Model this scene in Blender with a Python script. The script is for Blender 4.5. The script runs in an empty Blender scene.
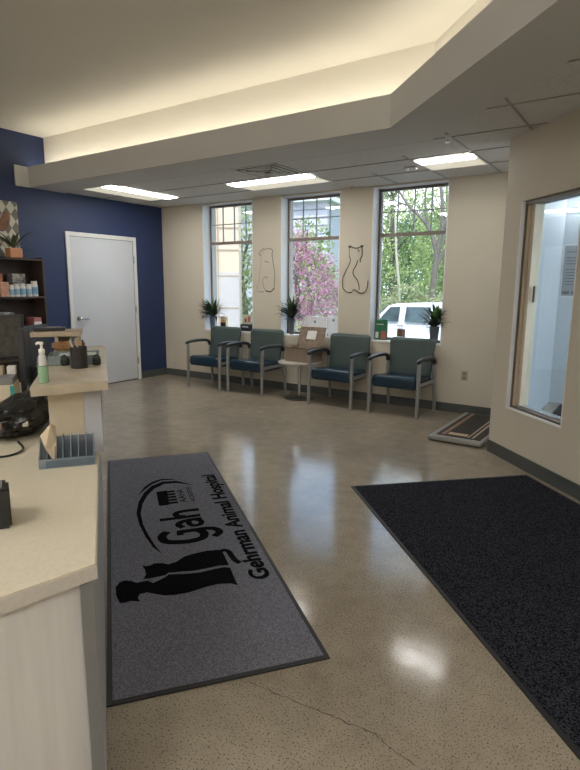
import bpy, bmesh, math, random
from mathutils import Vector, Matrix, noise as mnoise
random.seed(7)
S = bpy.context.scene
COL = S.collection

# ------------------------------------------------------------------ camera
cam = bpy.data.objects.new('camera', bpy.data.cameras.new('camera'))
COL.objects.link(cam)
r_, u_, w_ = (0.82831875, 0.56021984, 0.00646366), (-0.10516302, 0.14413727, 0.98395385), (-0.55029881, 0.81570717, -0.17830601)
M = Matrix.Identity(4)
for i in range(3):
    M[i][0] = r_[i]; M[i][1] = u_[i]; M[i][2] = -w_[i]
M[0][3], M[1][3], M[2][3] = 6.69902565, -6.28443583, 1.45
cam.matrix_world = M
cam.data.sensor_fit = 'HORIZONTAL'; cam.data.sensor_width = 36.0
cam.data.lens = 36.0 * 547.875 / 580.0
cam.data.clip_start = 0.02
S.camera = cam

# ------------------------------------------------------------------ world, sun, exposure
W = bpy.data.worlds.new('sky'); S.world = W; W.use_nodes = True
wn = W.node_tree; wn.nodes.clear()
wo = wn.nodes.new('ShaderNodeOutputWorld'); wb = wn.nodes.new('ShaderNodeBackground')
tcw = wn.nodes.new('ShaderNodeTexCoord'); nz = wn.nodes.new('ShaderNodeTexNoise'); cr = wn.nodes.new('ShaderNodeValToRGB')
nz.inputs['Scale'].default_value = 3.0; nz.inputs['Detail'].default_value = 6
cr.color_ramp.elements[0].position = 0.42; cr.color_ramp.elements[0].color = (0.42, 0.65, 1.0, 1)
cr.color_ramp.elements[1].position = 0.60; cr.color_ramp.elements[1].color = (0.92, 0.96, 1.0, 1)
wn.links.new(tcw.outputs['Generated'], nz.inputs['Vector']); wn.links.new(nz.outputs['Fac'], cr.inputs['Fac'])
wn.links.new(cr.outputs['Color'], wb.inputs['Color']); wn.links.new(wb.outputs['Background'], wo.inputs['Surface'])
wb.inputs['Strength'].default_value = 2.1
sun = bpy.data.objects.new('sun', bpy.data.lights.new('sun', 'SUN')); COL.objects.link(sun)
sun.data.energy = 2.2; sun.data.angle = math.radians(1.0); sun.data.color = (1.0, 0.95, 0.86)
sun.rotation_euler = (math.radians(42), 0, math.radians(22))
S.view_settings.view_transform = 'Standard'; S.view_settings.look = 'None'
S.view_settings.gamma = 1.0; S.view_settings.use_curve_mapping = False
S.view_settings.exposure = 0.9
TROFFER, COVE, DOWN, VEST = 14.0, 4.8, 12.0, 20.0     # lamp radiances; DOWN and VEST serve added lights

# ------------------------------------------------------------------ materials
MATS = {}
def mat(name, col, rough=0.5, metal=0.0, var=0.0, scale=20.0, bump=0.0, emit=None, alpha=None, spec=None, stretch=None, hard=False):
    if name in MATS: return MATS[name]
    m = bpy.data.materials.new(name); m.use_nodes = True
    nt = m.node_tree; b = nt.nodes['Principled BSDF']
    b.inputs['Base Color'].default_value = (*col, 1); b.inputs['Roughness'].default_value = rough
    b.inputs['Metallic'].default_value = metal
    if spec is not None: b.inputs['Specular IOR Level'].default_value = spec
    tc = nt.nodes.new('ShaderNodeTexCoord'); n = nt.nodes.new('ShaderNodeTexNoise')
    mp = nt.nodes.new('ShaderNodeMapping'); nt.links.new(tc.outputs['Object'], mp.inputs['Vector'])
    if stretch: mp.inputs['Scale'].default_value = stretch
    nt.links.new(mp.outputs['Vector'], n.inputs['Vector'])
    n.inputs['Scale'].default_value = scale; n.inputs['Detail'].default_value = 4
    rp = nt.nodes.new('ShaderNodeValToRGB'); v = max(var, 0.015)
    rp.color_ramp.elements[0].position = 0.42 if hard else 0.3; rp.color_ramp.elements[1].position = 0.58 if hard else 0.7
    rp.color_ramp.elements[0].color = (*[max(0, c * (1 - v)) for c in col], 1)
    rp.color_ramp.elements[1].color = (*[min(1, c * (1 + v)) for c in col], 1)
    nt.links.new(n.outputs['Fac'], rp.inputs['Fac']); nt.links.new(rp.outputs['Color'], b.inputs['Base Color'])
    if bump:
        bp = nt.nodes.new('ShaderNodeBump'); bp.inputs['Strength'].default_value = bump; bp.inputs['Distance'].default_value = 0.01
        nt.links.new(n.outputs['Fac'], bp.inputs['Height']); nt.links.new(bp.outputs['Normal'], b.inputs['Normal'])
    if emit:
        b.inputs['Emission Color'].default_value = (*col, 1); b.inputs['Emission Strength'].default_value = emit
    if alpha is not None:
        b.inputs['Alpha'].default_value = alpha
    MATS[name] = m
    return m

def glass_mat(name, tint=(0.93, 0.96, 0.96), refl=0.08):
    m = bpy.data.materials.new(name); m.use_nodes = True; nt = m.node_tree; nt.nodes.clear()
    o = nt.nodes.new('ShaderNodeOutputMaterial'); mx = nt.nodes.new('ShaderNodeMixShader')
    t = nt.nodes.new('ShaderNodeBsdfTransparent'); g = nt.nodes.new('ShaderNodeBsdfGlossy')
    t.inputs['Color'].default_value = (*tint, 1); g.inputs['Roughness'].default_value = 0.02
    mx.inputs['Fac'].default_value = refl
    nt.links.new(t.outputs[0], mx.inputs[1]); nt.links.new(g.outputs[0], mx.inputs[2]); nt.links.new(mx.outputs[0], o.inputs['Surface'])
    return m

def floor_mat():
    m = bpy.data.materials.new('polished_concrete'); m.use_nodes = True; nt = m.node_tree; b = nt.nodes['Principled BSDF']
    tc = nt.nodes.new('ShaderNodeTexCoord')
    def N(scale, det=4, kind='ShaderNodeTexNoise'):
        n = nt.nodes.new(kind); n.inputs['Scale'].default_value = scale
        if kind == 'ShaderNodeTexNoise': n.inputs['Detail'].default_value = det
        nt.links.new(tc.outputs['Object'], n.inputs['Vector']); return n
    big, mid = N(1.3, 5), N(9, 6)
    fine = N(150, 2)
    ag = N(95, kind='ShaderNodeTexVoronoi')
    def ramp(src, p0, c0, p1, c1):
        r = nt.nodes.new('ShaderNodeValToRGB'); e = r.color_ramp.elements
        e[0].position = p0; e[0].color = (*c0, 1); e[1].position = p1; e[1].color = (*c1, 1)
        nt.links.new(src, r.inputs['Fac']); return r
    base = ramp(big.outputs['Fac'], 0.3, (0.285, 0.24, 0.18), 0.7, (0.36, 0.31, 0.24))
    def mix(a, bb, fac, mode='MIX'):
        x = nt.nodes.new('ShaderNodeMix'); x.data_type = 'RGBA'; x.blend_type = mode
        nt.links.new(a, x.inputs[6])
        if isinstance(bb, tuple): x.inputs[7].default_value = (*bb, 1)
        else: nt.links.new(bb, x.inputs[7])
        if isinstance(fac, float): x.inputs[0].default_value = fac
        else: nt.links.new(fac, x.inputs[0])
        return x.outputs[2]
    md = ramp(mid.outputs['Fac'], 0.3, (0.88, 0.88, 0.88), 0.7, (1.08, 1.08, 1.08))
    c = mix(base.outputs['Color'], md.outputs['Color'], 1.0, 'MULTIPLY')
    dark = ramp(fine.outputs['Fac'], 0.57, (0, 0, 0), 0.66, (1, 1, 1))
    c = mix(c, (0.10, 0.075, 0.055), dark.outputs['Color'])
    lite = ramp(ag.outputs['Distance'], 0.10, (0.8, 0.8, 0.8), 0.18, (0, 0, 0))
    c = mix(c, (0.46, 0.38, 0.29), lite.outputs['Color'])
    nt.links.new(c, b.inputs['Base Color'])
    rr = nt.nodes.new('ShaderNodeMapRange'); rr.inputs['To Min'].default_value = 0.09; rr.inputs['To Max'].default_value = 0.17
    nt.links.new(mid.outputs['Fac'], rr.inputs['Value']); nt.links.new(rr.outputs['Result'], b.inputs['Roughness'])
    b.inputs['Specular IOR Level'].default_value = 0.31
    bp = nt.nodes.new('ShaderNodeBump'); bp.inputs['Strength'].default_value = 0.06; bp.inputs['Distance'].default_value = 0.01
    wv = N(14, 3); nt.links.new(wv.outputs['Fac'], bp.inputs['Height']); nt.links.new(bp.outputs['Normal'], b.inputs['Normal'])
    return m

def check_mat(name, ca, cb, sy, sz, cc=None):
    """argyle pattern on a canvas lying in the local y-z plane"""
    m = bpy.data.materials.new(name); m.use_nodes = True; nt = m.node_tree; b = nt.nodes['Principled BSDF']
    tc = nt.nodes.new('ShaderNodeTexCoord'); sp = nt.nodes.new('ShaderNodeSeparateXYZ'); nt.links.new(tc.outputs['Object'], sp.inputs[0])
    def mth(op, a, c_):
        x = nt.nodes.new('ShaderNodeMath'); x.operation = op
        for i, v in enumerate((a, c_)):
            if isinstance(v, (int, float)): x.inputs[i].default_value = v
            else: nt.links.new(v, x.inputs[i])
        return x.outputs[0]
    p = mth('DIVIDE', sp.outputs['Y'], sy); q = mth('DIVIDE', sp.outputs['Z'], sz)
    cm = nt.nodes.new('ShaderNodeCombineXYZ'); nt.links.new(mth('ADD', p, q), cm.inputs[0]); nt.links.new(mth('SUBTRACT', p, q), cm.inputs[1])
    cm.inputs[2].default_value = 0.5
    ch = nt.nodes.new('ShaderNodeTexChecker'); ch.inputs['Scale'].default_value = 1.0
    ch.inputs['Color1'].default_value = (*ca, 1); ch.inputs['Color2'].default_value = (*cb, 1)
    nt.links.new(cm.outputs[0], ch.inputs['Vector']); nt.links.new(ch.outputs['Color'], b.inputs['Base Color'])
    b.inputs['Roughness'].default_value = 0.7
    return m

def tile_mat():
    m = mat('ceiling_tile', (0.66, 0.65, 0.63), 0.9, var=0.10, scale=60, bump=0.25)
    return m

m_cream = mat('cream_wall_paint', (0.60, 0.545, 0.445), 0.75, var=0.02, scale=3, bump=0.03)
m_blue = mat('navy_wall_paint', (0.016, 0.032, 0.100), 0.55, var=0.05, scale=4, bump=0.03)
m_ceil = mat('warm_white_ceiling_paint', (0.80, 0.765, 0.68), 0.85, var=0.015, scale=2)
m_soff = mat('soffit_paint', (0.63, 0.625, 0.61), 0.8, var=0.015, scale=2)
m_tile = tile_mat()
m_grid = mat('shaded_grid_metal', (0.36, 0.35, 0.33), 0.5, var=0.03)  # shadow gaps at the tile edges are put into the dark grid colour
m_base = mat('dark_rubber_baseboard', (0.075, 0.082, 0.078), 0.45, var=0.05)
m_floor = floor_mat()
m_white = mat('white_painted_trim', (0.80, 0.80, 0.79), 0.45, var=0.02)
m_bronze = mat('bronze_window_frame', (0.15, 0.13, 0.11), 0.4, metal=0.3, var=0.05)
m_muntin = mat('grey_muntin', (0.30, 0.29, 0.30), 0.5, var=0.03)
m_glass = glass_mat('window_glass')
m_door = mat('light_grey_door_paint', (0.56, 0.575, 0.60), 0.4, var=0.02, scale=3)
m_dframe = mat('door_frame_paint', (0.68, 0.675, 0.65), 0.45, var=0.02)
m_chrome = mat('brushed_chrome', (0.62, 0.62, 0.62), 0.25, metal=1.0, var=0.03, scale=50)
m_steel = mat('silver_chair_frame', (0.33, 0.34, 0.335), 0.38, metal=0.55, var=0.03)
m_seat = mat('blue_teal_vinyl_seat', (0.012, 0.035, 0.060), 0.26, var=0.08, scale=30, bump=0.03)
m_back = mat('grey_green_vinyl_back', (0.062, 0.088, 0.083), 0.5, var=0.06, scale=40, bump=0.05)
m_arm = mat('black_armrest_plastic', (0.022, 0.024, 0.027), 0.3, var=0.03)
m_black = mat('black_plastic', (0.015, 0.015, 0.016), 0.35, var=0.05)
m_counter = mat('beige_speckled_counter', (0.64, 0.575, 0.44), 0.35, var=0.05, scale=90)
m_counter_e = mat('pale_counter_edge', (0.60, 0.56, 0.50), 0.4, var=0.05, scale=90)
m_counter2 = mat('beige_raised_counter', (0.50, 0.43, 0.32), 0.35, var=0.13, scale=14)
m_wood_w = mat('whitewashed_wood_panel', (0.70, 0.685, 0.66), 0.5, var=0.06, scale=4, stretch=(9, 9, 0.6))
m_grey_p = mat('grey_laminate_panel', (0.48, 0.49, 0.52), 0.45, var=0.03)
m_edge = mat('dark_grey_panel_edge', (0.22, 0.22, 0.22), 0.5, var=0.03)
m_cream_p = mat('cream_laminate_panel', (0.62, 0.54, 0.40), 0.5, var=0.04)
m_darkwood = mat('dark_wood_shelving', (0.055, 0.038, 0.030), 0.5, var=0.25, scale=6, stretch=(12, 12, 1))
m_pot_t = mat('terracotta_glaze', (0.60, 0.27, 0.12), 0.4, var=0.06)
m_pot_g = mat('grey_blue_vase', (0.10, 0.12, 0.14), 0.3, var=0.06)
m_leaf_d = mat('dark_plant_leaf', (0.035, 0.070, 0.035), 0.5, var=0.4, scale=12)
m_leaf_g = mat('fresh_plant_leaf', (0.09, 0.20, 0.05), 0.5, var=0.4, scale=12)
m_leaf_pu = mat('purple_plant_leaf', (0.05, 0.03, 0.045), 0.5, var=0.3, scale=12)
m_lens = mat('troffer_lens', (1.0, 0.98, 0.94), 0.4, emit=TROFFER)
m_tref = mat('troffer_reflector_glow', (0.80, 0.74, 0.60), 0.5, emit=0.35)  # light the reflector catches from the lens, put in as weak emission
m_cove = mat('cove_led_strip', (1.0, 0.93, 0.79), 0.4, emit=COVE)
m_down = mat('fill_light_glow', (1.0, 0.985, 0.965), 0.4, emit=DOWN)
m_vest = mat('vestibule_glow', (0.95, 0.98, 1.0), 0.4, emit=VEST)
m_carpet_g = mat('grey_mat_pile', (0.165, 0.168, 0.20), 1.0, var=0.26, scale=150, bump=0.6, spec=0.05, hard=True)
m_carpet_k = mat('black_mat_pile', (0.024, 0.025, 0.033), 1.0, var=0.9, scale=150, bump=0.8, spec=0.08, hard=True)
m_rubber = mat('black_rubber_edge', (0.012, 0.012, 0.013), 0.6, var=0.1)
m_ink = mat('black_mat_print', (0.006, 0.006, 0.007), 1.0, var=0.3, scale=170, bump=0.4, spec=0.03)
m_ink2 = mat('wall_ink', (0.03, 0.025, 0.022), 0.6)
m_ink3 = mat('faded_wall_ink', (0.20, 0.165, 0.12), 0.6)
m_wicker = mat('woven_basket', (0.26, 0.195, 0.14), 0.7, var=0.55, scale=75, bump=1.0, hard=True, stretch=(1, 1, 3))
m_table = mat('light_laminate_tabletop', (0.46, 0.43, 0.38), 0.35, var=0.06)
m_paper = mat('white_paper', (0.74, 0.72, 0.68), 0.7, var=0.03)
m_cardc = mat('cream_card', (0.68, 0.56, 0.40), 0.7, var=0.04)
m_acry = mat('blue_grey_acrylic', (0.26, 0.31, 0.36), 0.15, var=0.05, alpha=0.72)
m_green_liq = mat('green_sanitizer_gel', (0.17, 0.52, 0.20), 0.15, var=0.04)
m_clear = mat('clear_plastic', (0.55, 0.58, 0.55), 0.1, alpha=0.35)
m_pump = mat('white_pump_plastic', (0.76, 0.75, 0.70), 0.35, var=0.02)
m_teal = mat('teal_plastic', (0.02, 0.30, 0.28), 0.4, var=0.05)
m_tan = mat('light_tan_wood', (0.43, 0.35, 0.25), 0.5, var=0.12, scale=8, stretch=(1, 8, 8))
m_brown = mat('brown_wicker', (0.30, 0.16, 0.06), 0.6, var=0.3, scale=40)

# ------------------------------------------------------------------ mesh helpers
def BM(): return bmesh.new()
def box(bm, x0, x1, y0, y1, z0, z1):
    v = [bm.verts.new(p) for p in ((x0,y0,z0),(x1,y0,z0),(x1,y1,z0),(x0,y1,z0),(x0,y0,z1),(x1,y0,z1),(x1,y1,z1),(x0,y1,z1))]
    for f in ((0,3,2,1),(4,5,6,7),(0,1,5,4),(1,2,6,5),(2,3,7,6),(3,0,4,7)): bm.faces.new([v[i] for i in f])
    return v
def rbox(bm, x0, x1, y0, y1, z0, z1, r=0.01, seg=3):
    t = bmesh.new(); box(t, x0, x1, y0, y1, z0, z1)
    bmesh.ops.bevel(t, geom=t.edges[:], offset=r, segments=seg, profile=0.5, affect='EDGES')
    merge(bm, t)
def merge(bm, t, mtx=None):
    if mtx is not None: t.transform(mtx)
    me = bpy.data.meshes.new('tmp'); t.to_mesh(me); t.free(); bm.from_mesh(me); bpy.data.meshes.remove(me)
def prism(bm, pts, z0, z1):
    a = [bm.verts.new((p[0], p[1], z0)) for p in pts]; b = [bm.verts.new((p[0], p[1], z1)) for p in pts]
    bm.faces.new(a[::-1]); bm.faces.new(b); n = len(pts)
    for i in range(n): bm.faces.new([a[i], a[(i+1) % n], b[(i+1) % n], b[i]])
def lathe(bm, prof, cx=0, cy=0, cz=0, seg=24):
    rings = []
    for r, z in prof:
        if r < 1e-5: rings.append([bm.verts.new((cx, cy, cz+z))])
        else: rings.append([bm.verts.new((cx+r*math.cos(2*math.pi*i/seg), cy+r*math.sin(2*math.pi*i/seg), cz+z)) for i in range(seg)])
    for A, B_ in zip(rings, rings[1:]):
        for i in range(seg):
            j = (i+1) % seg
            if len(A) == 1 and len(B_) == 1: continue
            if len(A) == 1: bm.faces.new([A[0], B_[j], B_[i]])
            elif len(B_) == 1: bm.faces.new([A[i], A[j], B_[0]])
            else: bm.faces.new([A[i], A[j], B_[j], B_[i]])
def tube(bm, pts, r, seg=8, flat=1.0):
    pts = [Vector(p) for p in pts]; rings = []; n = len(pts)
    rad = r if isinstance(r, (list, tuple)) else [r]*n
    up = Vector((0.13, 0.21, 0.97))
    prev = None
    for i, p in enumerate(pts):
        t = (pts[min(i+1, n-1)] - pts[max(i-1, 0)])
        t = t.normalized() if t.length > 1e-9 else Vector((0, 0, 1))
        ref = prev if prev is not None else (up if abs(t.dot(up)) < 0.95 else Vector((1, 0, 0)))
        a = (ref - t*ref.dot(t)).normalized(); b = t.cross(a); prev = a
        rings.append([bm.verts.new(p + a*rad[i]*math.cos(2*math.pi*k/seg) + b*rad[i]*flat*math.sin(2*math.pi*k/seg)) for k in range(seg)])
    for A, B_ in zip(rings, rings[1:]):
        for k in range(seg): bm.faces.new([A[k], A[(k+1) % seg], B_[(k+1) % seg], B_[k]])
    bm.faces.new(rings[0][::-1]); bm.faces.new(rings[-1])
def smooth_path(pts, n=6):
    P_ = [Vector(p) for p in pts]; out = []
    for i in range(len(P_)-1):
        p0 = P_[max(i-1, 0)]; p1 = P_[i]; p2 = P_[i+1]; p3 = P_[min(i+2, len(P_)-1)]
        for k in range(n):
            t = k/n
            out.append(0.5*((2*p1) + (p2-p0)*t + (2*p0-5*p1+4*p2-p3)*t*t + (-p0+3*p1-3*p2+p3)*t**3))
    out.append(P_[-1]); return out
def obj(name, bm, m, parent=None, smooth=False, loc=None, rotz=None):
    bmesh.ops.recalc_face_normals(bm, faces=bm.faces)
    me = bpy.data.meshes.new(name); bm.to_mesh(me); bm.free()
    if smooth:
        for p in me.polygons: p.use_smooth = True
        try: me.set_sharp_from_angle(angle=math.radians(40))
        except Exception: pass
    me.materials.append(m)
    o = bpy.data.objects.new(name, me); COL.objects.link(o)
    if parent is not None: o.parent = parent
    if loc is not None: o.location = loc
    if rotz is not None: o.rotation_euler = (0, 0, rotz)
    return o
def struct(name, bm, m, **k):
    o = obj(name, bm, m, **k); o['kind'] = 'structure'; return o
def tag(o, label, cat, group=None):
    o['label'] = label; o['category'] = cat
    if group: o['group'] = group
    return o
def thing(name, label, cat, loc=(0, 0, 0), rotz=0, group=None):
    o = bpy.data.objects.new(name, None); COL.objects.link(o); o.empty_display_size = 0.1
    o.location = loc; o.rotation_euler = (0, 0, rotz); return tag(o, label, cat, group)
def sempty(name, loc=(0, 0, 0), rotz=0):
    o = bpy.data.objects.new(name, None); COL.objects.link(o); o.location = loc; o.rotation_euler = (0, 0, rotz); o['kind'] = 'structure'; return o
def dup(root, loc, rotz, label, group=None, scale=None):
    r = root.copy(); COL.objects.link(r); r.location = loc; r.rotation_euler = (0, 0, rotz); r['label'] = label
    if group: r['group'] = group
    if scale: r.scale = scale
    for ch in list(root.children):
        c = ch.copy(); COL.objects.link(c); c.parent = r
        for g in ch.children:
            d = g.copy(); COL.objects.link(d); d.parent = c
    return r
def text_mesh(name, body, m, parent, x0, x1, y0, y1, z, bold=0.0, rows=None):
    cu = bpy.data.curves.new('lettering_source', 'FONT'); cu.body = body; cu.size = 1.0; cu.offset = bold
    o = bpy.data.objects.new('lettering_source', cu); COL.objects.link(o)
    dg = bpy.context.evaluated_depsgraph_get(); dg.update()
    me = bpy.data.meshes.new_from_object(o.evaluated_get(dg)); bpy.data.objects.remove(o)
    xs = [v.co.x for v in me.vertices]; ys = [v.co.y for v in me.vertices]
    ax, bx, ay, by = min(xs), max(xs), min(ys), max(ys)
    for v in me.vertices:
        v.co.x = x0 + (v.co.x-ax)/(bx-ax)*(x1-x0); v.co.y = y0 + (v.co.y-ay)/(by-ay)*(y1-y0); v.co.z = z
    me.materials.clear(); me.materials.append(m); me.name = name
    q = bpy.data.objects.new(name, me); COL.objects.link(q); q.parent = parent
    return q

H, HH, YC = 2.64, 3.26, 1.3
E0 = (5.52, -1.34)

# ------------------------------------------------------------------ room shell
b = BM(); box(b, -0.3, 9.8, -10.3, 1.6, -0.2, 0); struct('floor', b, m_floor)
b = BM(); box(b, -0.3, 9.8, -10.3, 1.6, HH, HH+0.15); struct('ceiling', b, m_ceil)
b = BM(); box(b, -0.2, 0, -10, 0.0, 0, HH); struct('wall_left', b, m_blue)
b = BM(); box(b, -0.2, 9.7, -10.2, -10, 0, HH); struct('wall_back', b, m_cream)
b = BM(); box(b, 9.5, 9.7, -10, 1.5, 0, HH); struct('wall_right', b, m_cream)
WIN = [(0.864, 1.811), (2.294, 3.208), (3.653, 4.583)]
ZS, ZT = 0.785, 2.62
b = BM()
xs = [-0.2] + [x for w in WIN for x in w] + [5.52]
for i in range(0, len(xs), 2): box(b, xs[i], xs[i+1], 0, 0.3, 0, HH)
for a_, c_ in WIN: box(b, a_, c_, 0, 0.3, 0, ZS-0.02); box(b, a_, c_, 0, 0.3, ZT, HH)
struct('wall_front', b, m_cream)
# diagonal wall with its interior window (local x runs along the wall, local y into the vestibule)
b = BM(); x0, x1 = 0.226, 0.925
box(b, 0, x0, 0, 0.16, 0, HH); box(b, x1, 5.6, 0, 0.16, 0, HH); box(b, x0, x1, 0, 0.16, 0, 0.45); box(b, x0, x1, 0, 0.16, 2.12, HH)
struct('wall_diagonal', b, m_cream, loc=(*E0, 0), rotz=-math.pi/4)
m_vw = mat('pale_vestibule_paint', (0.66, 0.70, 0.74), 0.5, var=0.02)
b = BM(); box(b, 5.52, 5.60, -1.30, 1.5, 0, HH); struct('wall_vestibule_side', b, m_vw)
b = BM(); box(b, 5.60, 9.5, YC, YC+0.2, 0, HH); struct('wall_vestibule_end', b, m_vw)
b = BM()
prism(b, [(5.6, -1.2), (9.0, -4.6), (9.0, YC), (5.6, YC)], H, H+0.03); struct('ceiling_vestibule', b, m_white)
# glazed right side of the vestibule: cut in the right wall is replaced by an unseen storefront added for daylight
bpy.data.objects.remove(bpy.data.objects['wall_right'])
b = BM(); box(b, 9.5, 9.7, -10, -3.3, 0, HH); box(b, 9.5, 9.7, -3.3, 1.5, 0, 0.1); box(b, 9.5, 9.7, -3.3, 1.5, 2.5, HH); struct('wall_right', b, m_cream)
w5 = sempty('window_5')
b = BM()
for y in (-3.3, -1.75, -0.2, 1.25): box(b, 9.56, 9.62, y, y+0.05, 0.1, 2.5)
box(b, 9.56, 9.62, -3.3, 1.3, 0.1, 0.15); box(b, 9.56, 9.62, -3.3, 1.3, 2.45, 2.5); obj('window_frame', b, m_bronze, w5)
b = BM(); box(b, 9.585, 9.59, -3.3, 1.3, 0.12, 2.48); obj('pane', b, m_glass, w5)

# suspended tile ceiling and grid
b = BM(); prism(b, [(0, -1.70), (4.99, -1.70), (9.5, -6.21), (9.5, -5.32), (5.52, -1.34), (5.52, 0), (0, 0)], H, H+0.02)
struct('ceiling_tiles', b, m_tile)
b = BM(); xg = [5.72 - 0.584*k for k in range(10)] + [6.304, 6.888, 7.472]; yg = [-0.53 - 0.571*k for k in range(8)]
for x in xg:
    lo = max(-1.69, 3.30-x) if x <= 4.99 else 3.30-x; hi = 0 if x <= 5.52 else 4.18-x
    if hi > lo and x > 0: box(b, x-0.008, x+0.008, lo, hi, H-0.006, H)
for y in yg:
    lo = 0 if y > -1.69 else 3.30-y; hi = 5.52 if y > -1.34 else 4.18-y
    if hi > lo: box(b, lo, hi, y-0.008, y+0.008, H-0.006, H)
struct('ceiling_grid', b, m_grid)
# soffit: straight run then 45 degree run
def strip(cs1, cd1, cs2, cd2, z0, z1, xe=9.5):
    bm = BM(); prism(bm, [(0, cs1), (cd1-cs1, cs1), (xe, cd1-xe), (xe, cd2-xe), (cd2-cs2, cs2), (0, cs2)], z0, z1); return bm
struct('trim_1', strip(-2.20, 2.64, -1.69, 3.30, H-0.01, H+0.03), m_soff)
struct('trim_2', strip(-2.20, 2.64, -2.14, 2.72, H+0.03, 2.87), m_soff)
struct('trim_3', strip(-1.95, 3.12, -1.90, 3.19, H+0.03, HH), m_ceil)
b = BM(); box(b, 0, 0.02, -2.37, -2.20, H-0.01, 2.87); struct('trim_4', b, m_soff)
cl = obj('cove_light', strip(-2.125, 2.74, -2.085, 2.79, H+0.212, H+0.232), m_cove)
tag(cl, 'warm concealed light strip lying in the trough above the ceiling soffit', 'light')

# baseboards
b = BM(); box(b, 0.012, 5.5, -0.012, 0, 0, 0.105); struct('baseboard_front', b, m_base)
b = BM(); box(b, 0, 0.012, -0.545, 0, 0, 0.105); box(b, 0, 0.012, -9.9, -1.74, 0, 0.105); struct('baseboard_left', b, m_base)
b = BM(); box(b, -0.0, 5.5, -0.012, 0, 0, 0.105); struct('baseboard_diagonal', b, m_base, loc=(*E0, 0), rotz=-math.pi/4)
# hairline floor crack
b = BM(); cp = [(250,682),(268,690),(300,703),(345,722),(372,733),(390,748),(415,766)]
CRACK = [(5.66,-4.90),(5.71,-4.88)]
def unproj0(px, py):
    v = Vector(r_)*((px-290)/547.875) - Vector(u_)*((py-385)/547.875) + Vector(w_); t = -1.45/v.z
    return (6.69902565+t*v.x, -6.28443583+t*v.y)
cps = [unproj0(*p) for p in cp]; L = []; R_ = []
fine = smooth_path([(p[0], p[1], 0) for p in cps], 8)
for i, p in enumerate(fine):
    d = (fine[min(i+1, len(fine)-1)] - fine[max(i-1, 0)]).normalized(); nrm = Vector((-d.y, d.x, 0))
    w = 0.0016*(0.5+random.random()); off = nrm*random.uniform(-0.005, 0.005)
    L.append(b.verts.new(p+off+nrm*w+Vector((0, 0, 0.0007)))); R_.append(b.verts.new(p+off-nrm*w+Vector((0, 0, 0.0007))))
for i in range(len(fine)-1): b.faces.new([L[i], L[i+1], R_[i+1], R_[i]])
struct('floor_crack', b, mat('crack_dark', (0.05, 0.035, 0.025), 0.8))

# windows of the front wall
def window(n, a_, c_):
    w = sempty('window_%d' % n, (0, 0, 0))
    b = BM(); box(b, a_, a_+0.012, 0.001, 0.15, ZS, ZT); box(b, c_-0.012, c_, 0.001, 0.15, ZS, ZT); box(b, a_, c_, 0.001, 0.15, ZT-0.006, ZT)
    obj('window_reveal', b, m_white, w)
    b = BM(); box(b, a_, c_, -0.006, 0.15, ZS-0.02, ZS); obj('window_sill', b, m_white, w)
    b = BM(); fy0, fy1 = 0.15, 0.20
    box(b, a_, a_+0.032, fy0, fy1, ZS, ZT); box(b, c_-0.032, c_, fy0, fy1, ZS, ZT); box(b, a_, c_, fy0, fy1, ZT-0.034, ZT); box(b, a_, c_, fy0, fy1, ZS-0.02, ZS+0.03)
    obj('window_frame', b, m_bronze, w)
    b = BM(); box(b, a_+0.032, c_-0.032, fy0-0.005, fy1, 2.05, 2.09); obj('transom_bar', b, mat('transom_brown', (0.26, 0.22, 0.18), 0.45, metal=0.2), w)
    b = BM(); box(b, a_+0.032, a_+0.055, 0.16, 0.19, ZS, ZT-0.03); obj('inner_sash', b, mat('pale_sash', (0.55, 0.56, 0.58), 0.5), w)
    b = BM()
    for k in (1, 2, 3):
        x = a_+0.04+(c_-a_-0.08)*k/4; box(b, x-0.0055, x+0.0055, 0.165, 0.185, 2.09, ZT-0.03)
    box(b, a_+0.03, c_-0.03, 0.165, 0.185, 2.334, 2.345); obj('muntin', b, m_muntin, w)
    b = BM(); box(b, a_+0.03, c_-0.03, 0.172, 0.177, ZS+0.02, ZT-0.03); obj('pane', b, m_glass, w)
for i, (a_, c_) in enumerate(WIN): window(i+1, a_, c_)

# interior window in the diagonal wall
w4 = sempty('window_4', (*E0, 0), -math.pi/4); w4z0, w4z1 = 0.45, 2.12
b = BM(); box(b, x0-0.001, x0+0.008, -0.002, 0.16, w4z0, w4z1); box(b, x1-0.008, x1+0.001, -0.002, 0.16, w4z0, w4z1); box(b, x0, x1, -0.002, 0.16, w4z0-0.006, w4z0+0.004)
obj('window_reveal', b, m_white, w4)
b = BM(); fx = x0+0.008
box(b, fx, fx+0.035, 0.05, 0.13, w4z0, w4z1); box(b, fx+0.048, fx+0.085, 0.06, 0.14, w4z0, w4z1); box(b, x1-0.03, x1-0.008, 0.06, 0.14, w4z0, w4z1)
obj('window_frame', b, mat('tan_metal_frame', (0.74, 0.63, 0.48), 0.4, metal=0.2, var=0.04), w4)
b = BM(); box(b, fx, fx+0.085, 0.045, 0.12, w4z0, w4z0+0.012); box(b, fx+0.036, fx+0.047, 0.07, 0.12, w4z0, w4z1); box(b, fx-0.006, fx+0.003, 0.03, 0.06, w4z0, w4z1)
box(b, fx, x1-0.01, 0.03, 0.13, w4z1-0.03, w4z1); box(b, fx, x1-0.01, 0.03, 0.06, w4z0, w4z0+0.02); obj('frame_gasket', b, m_bronze, w4)
b = BM(); box(b, fx, x1-0.01, 0.06, 0.13, w4z0+0.004, w4z0+0.035); obj('sill_rail', b, m_chrome, w4)
b = BM(); box(b, fx+0.08, x1-0.02, 0.10, 0.105, w4z0+0.02, w4z1-0.02); obj('pane', b, m_glass, w4)
b = BM(); rbox(b, fx+0.10, fx+0.115, 0.085, 0.10, 1.33, 1.46, 0.004); obj('pull_handle', b, m_bronze, w4)

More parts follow.
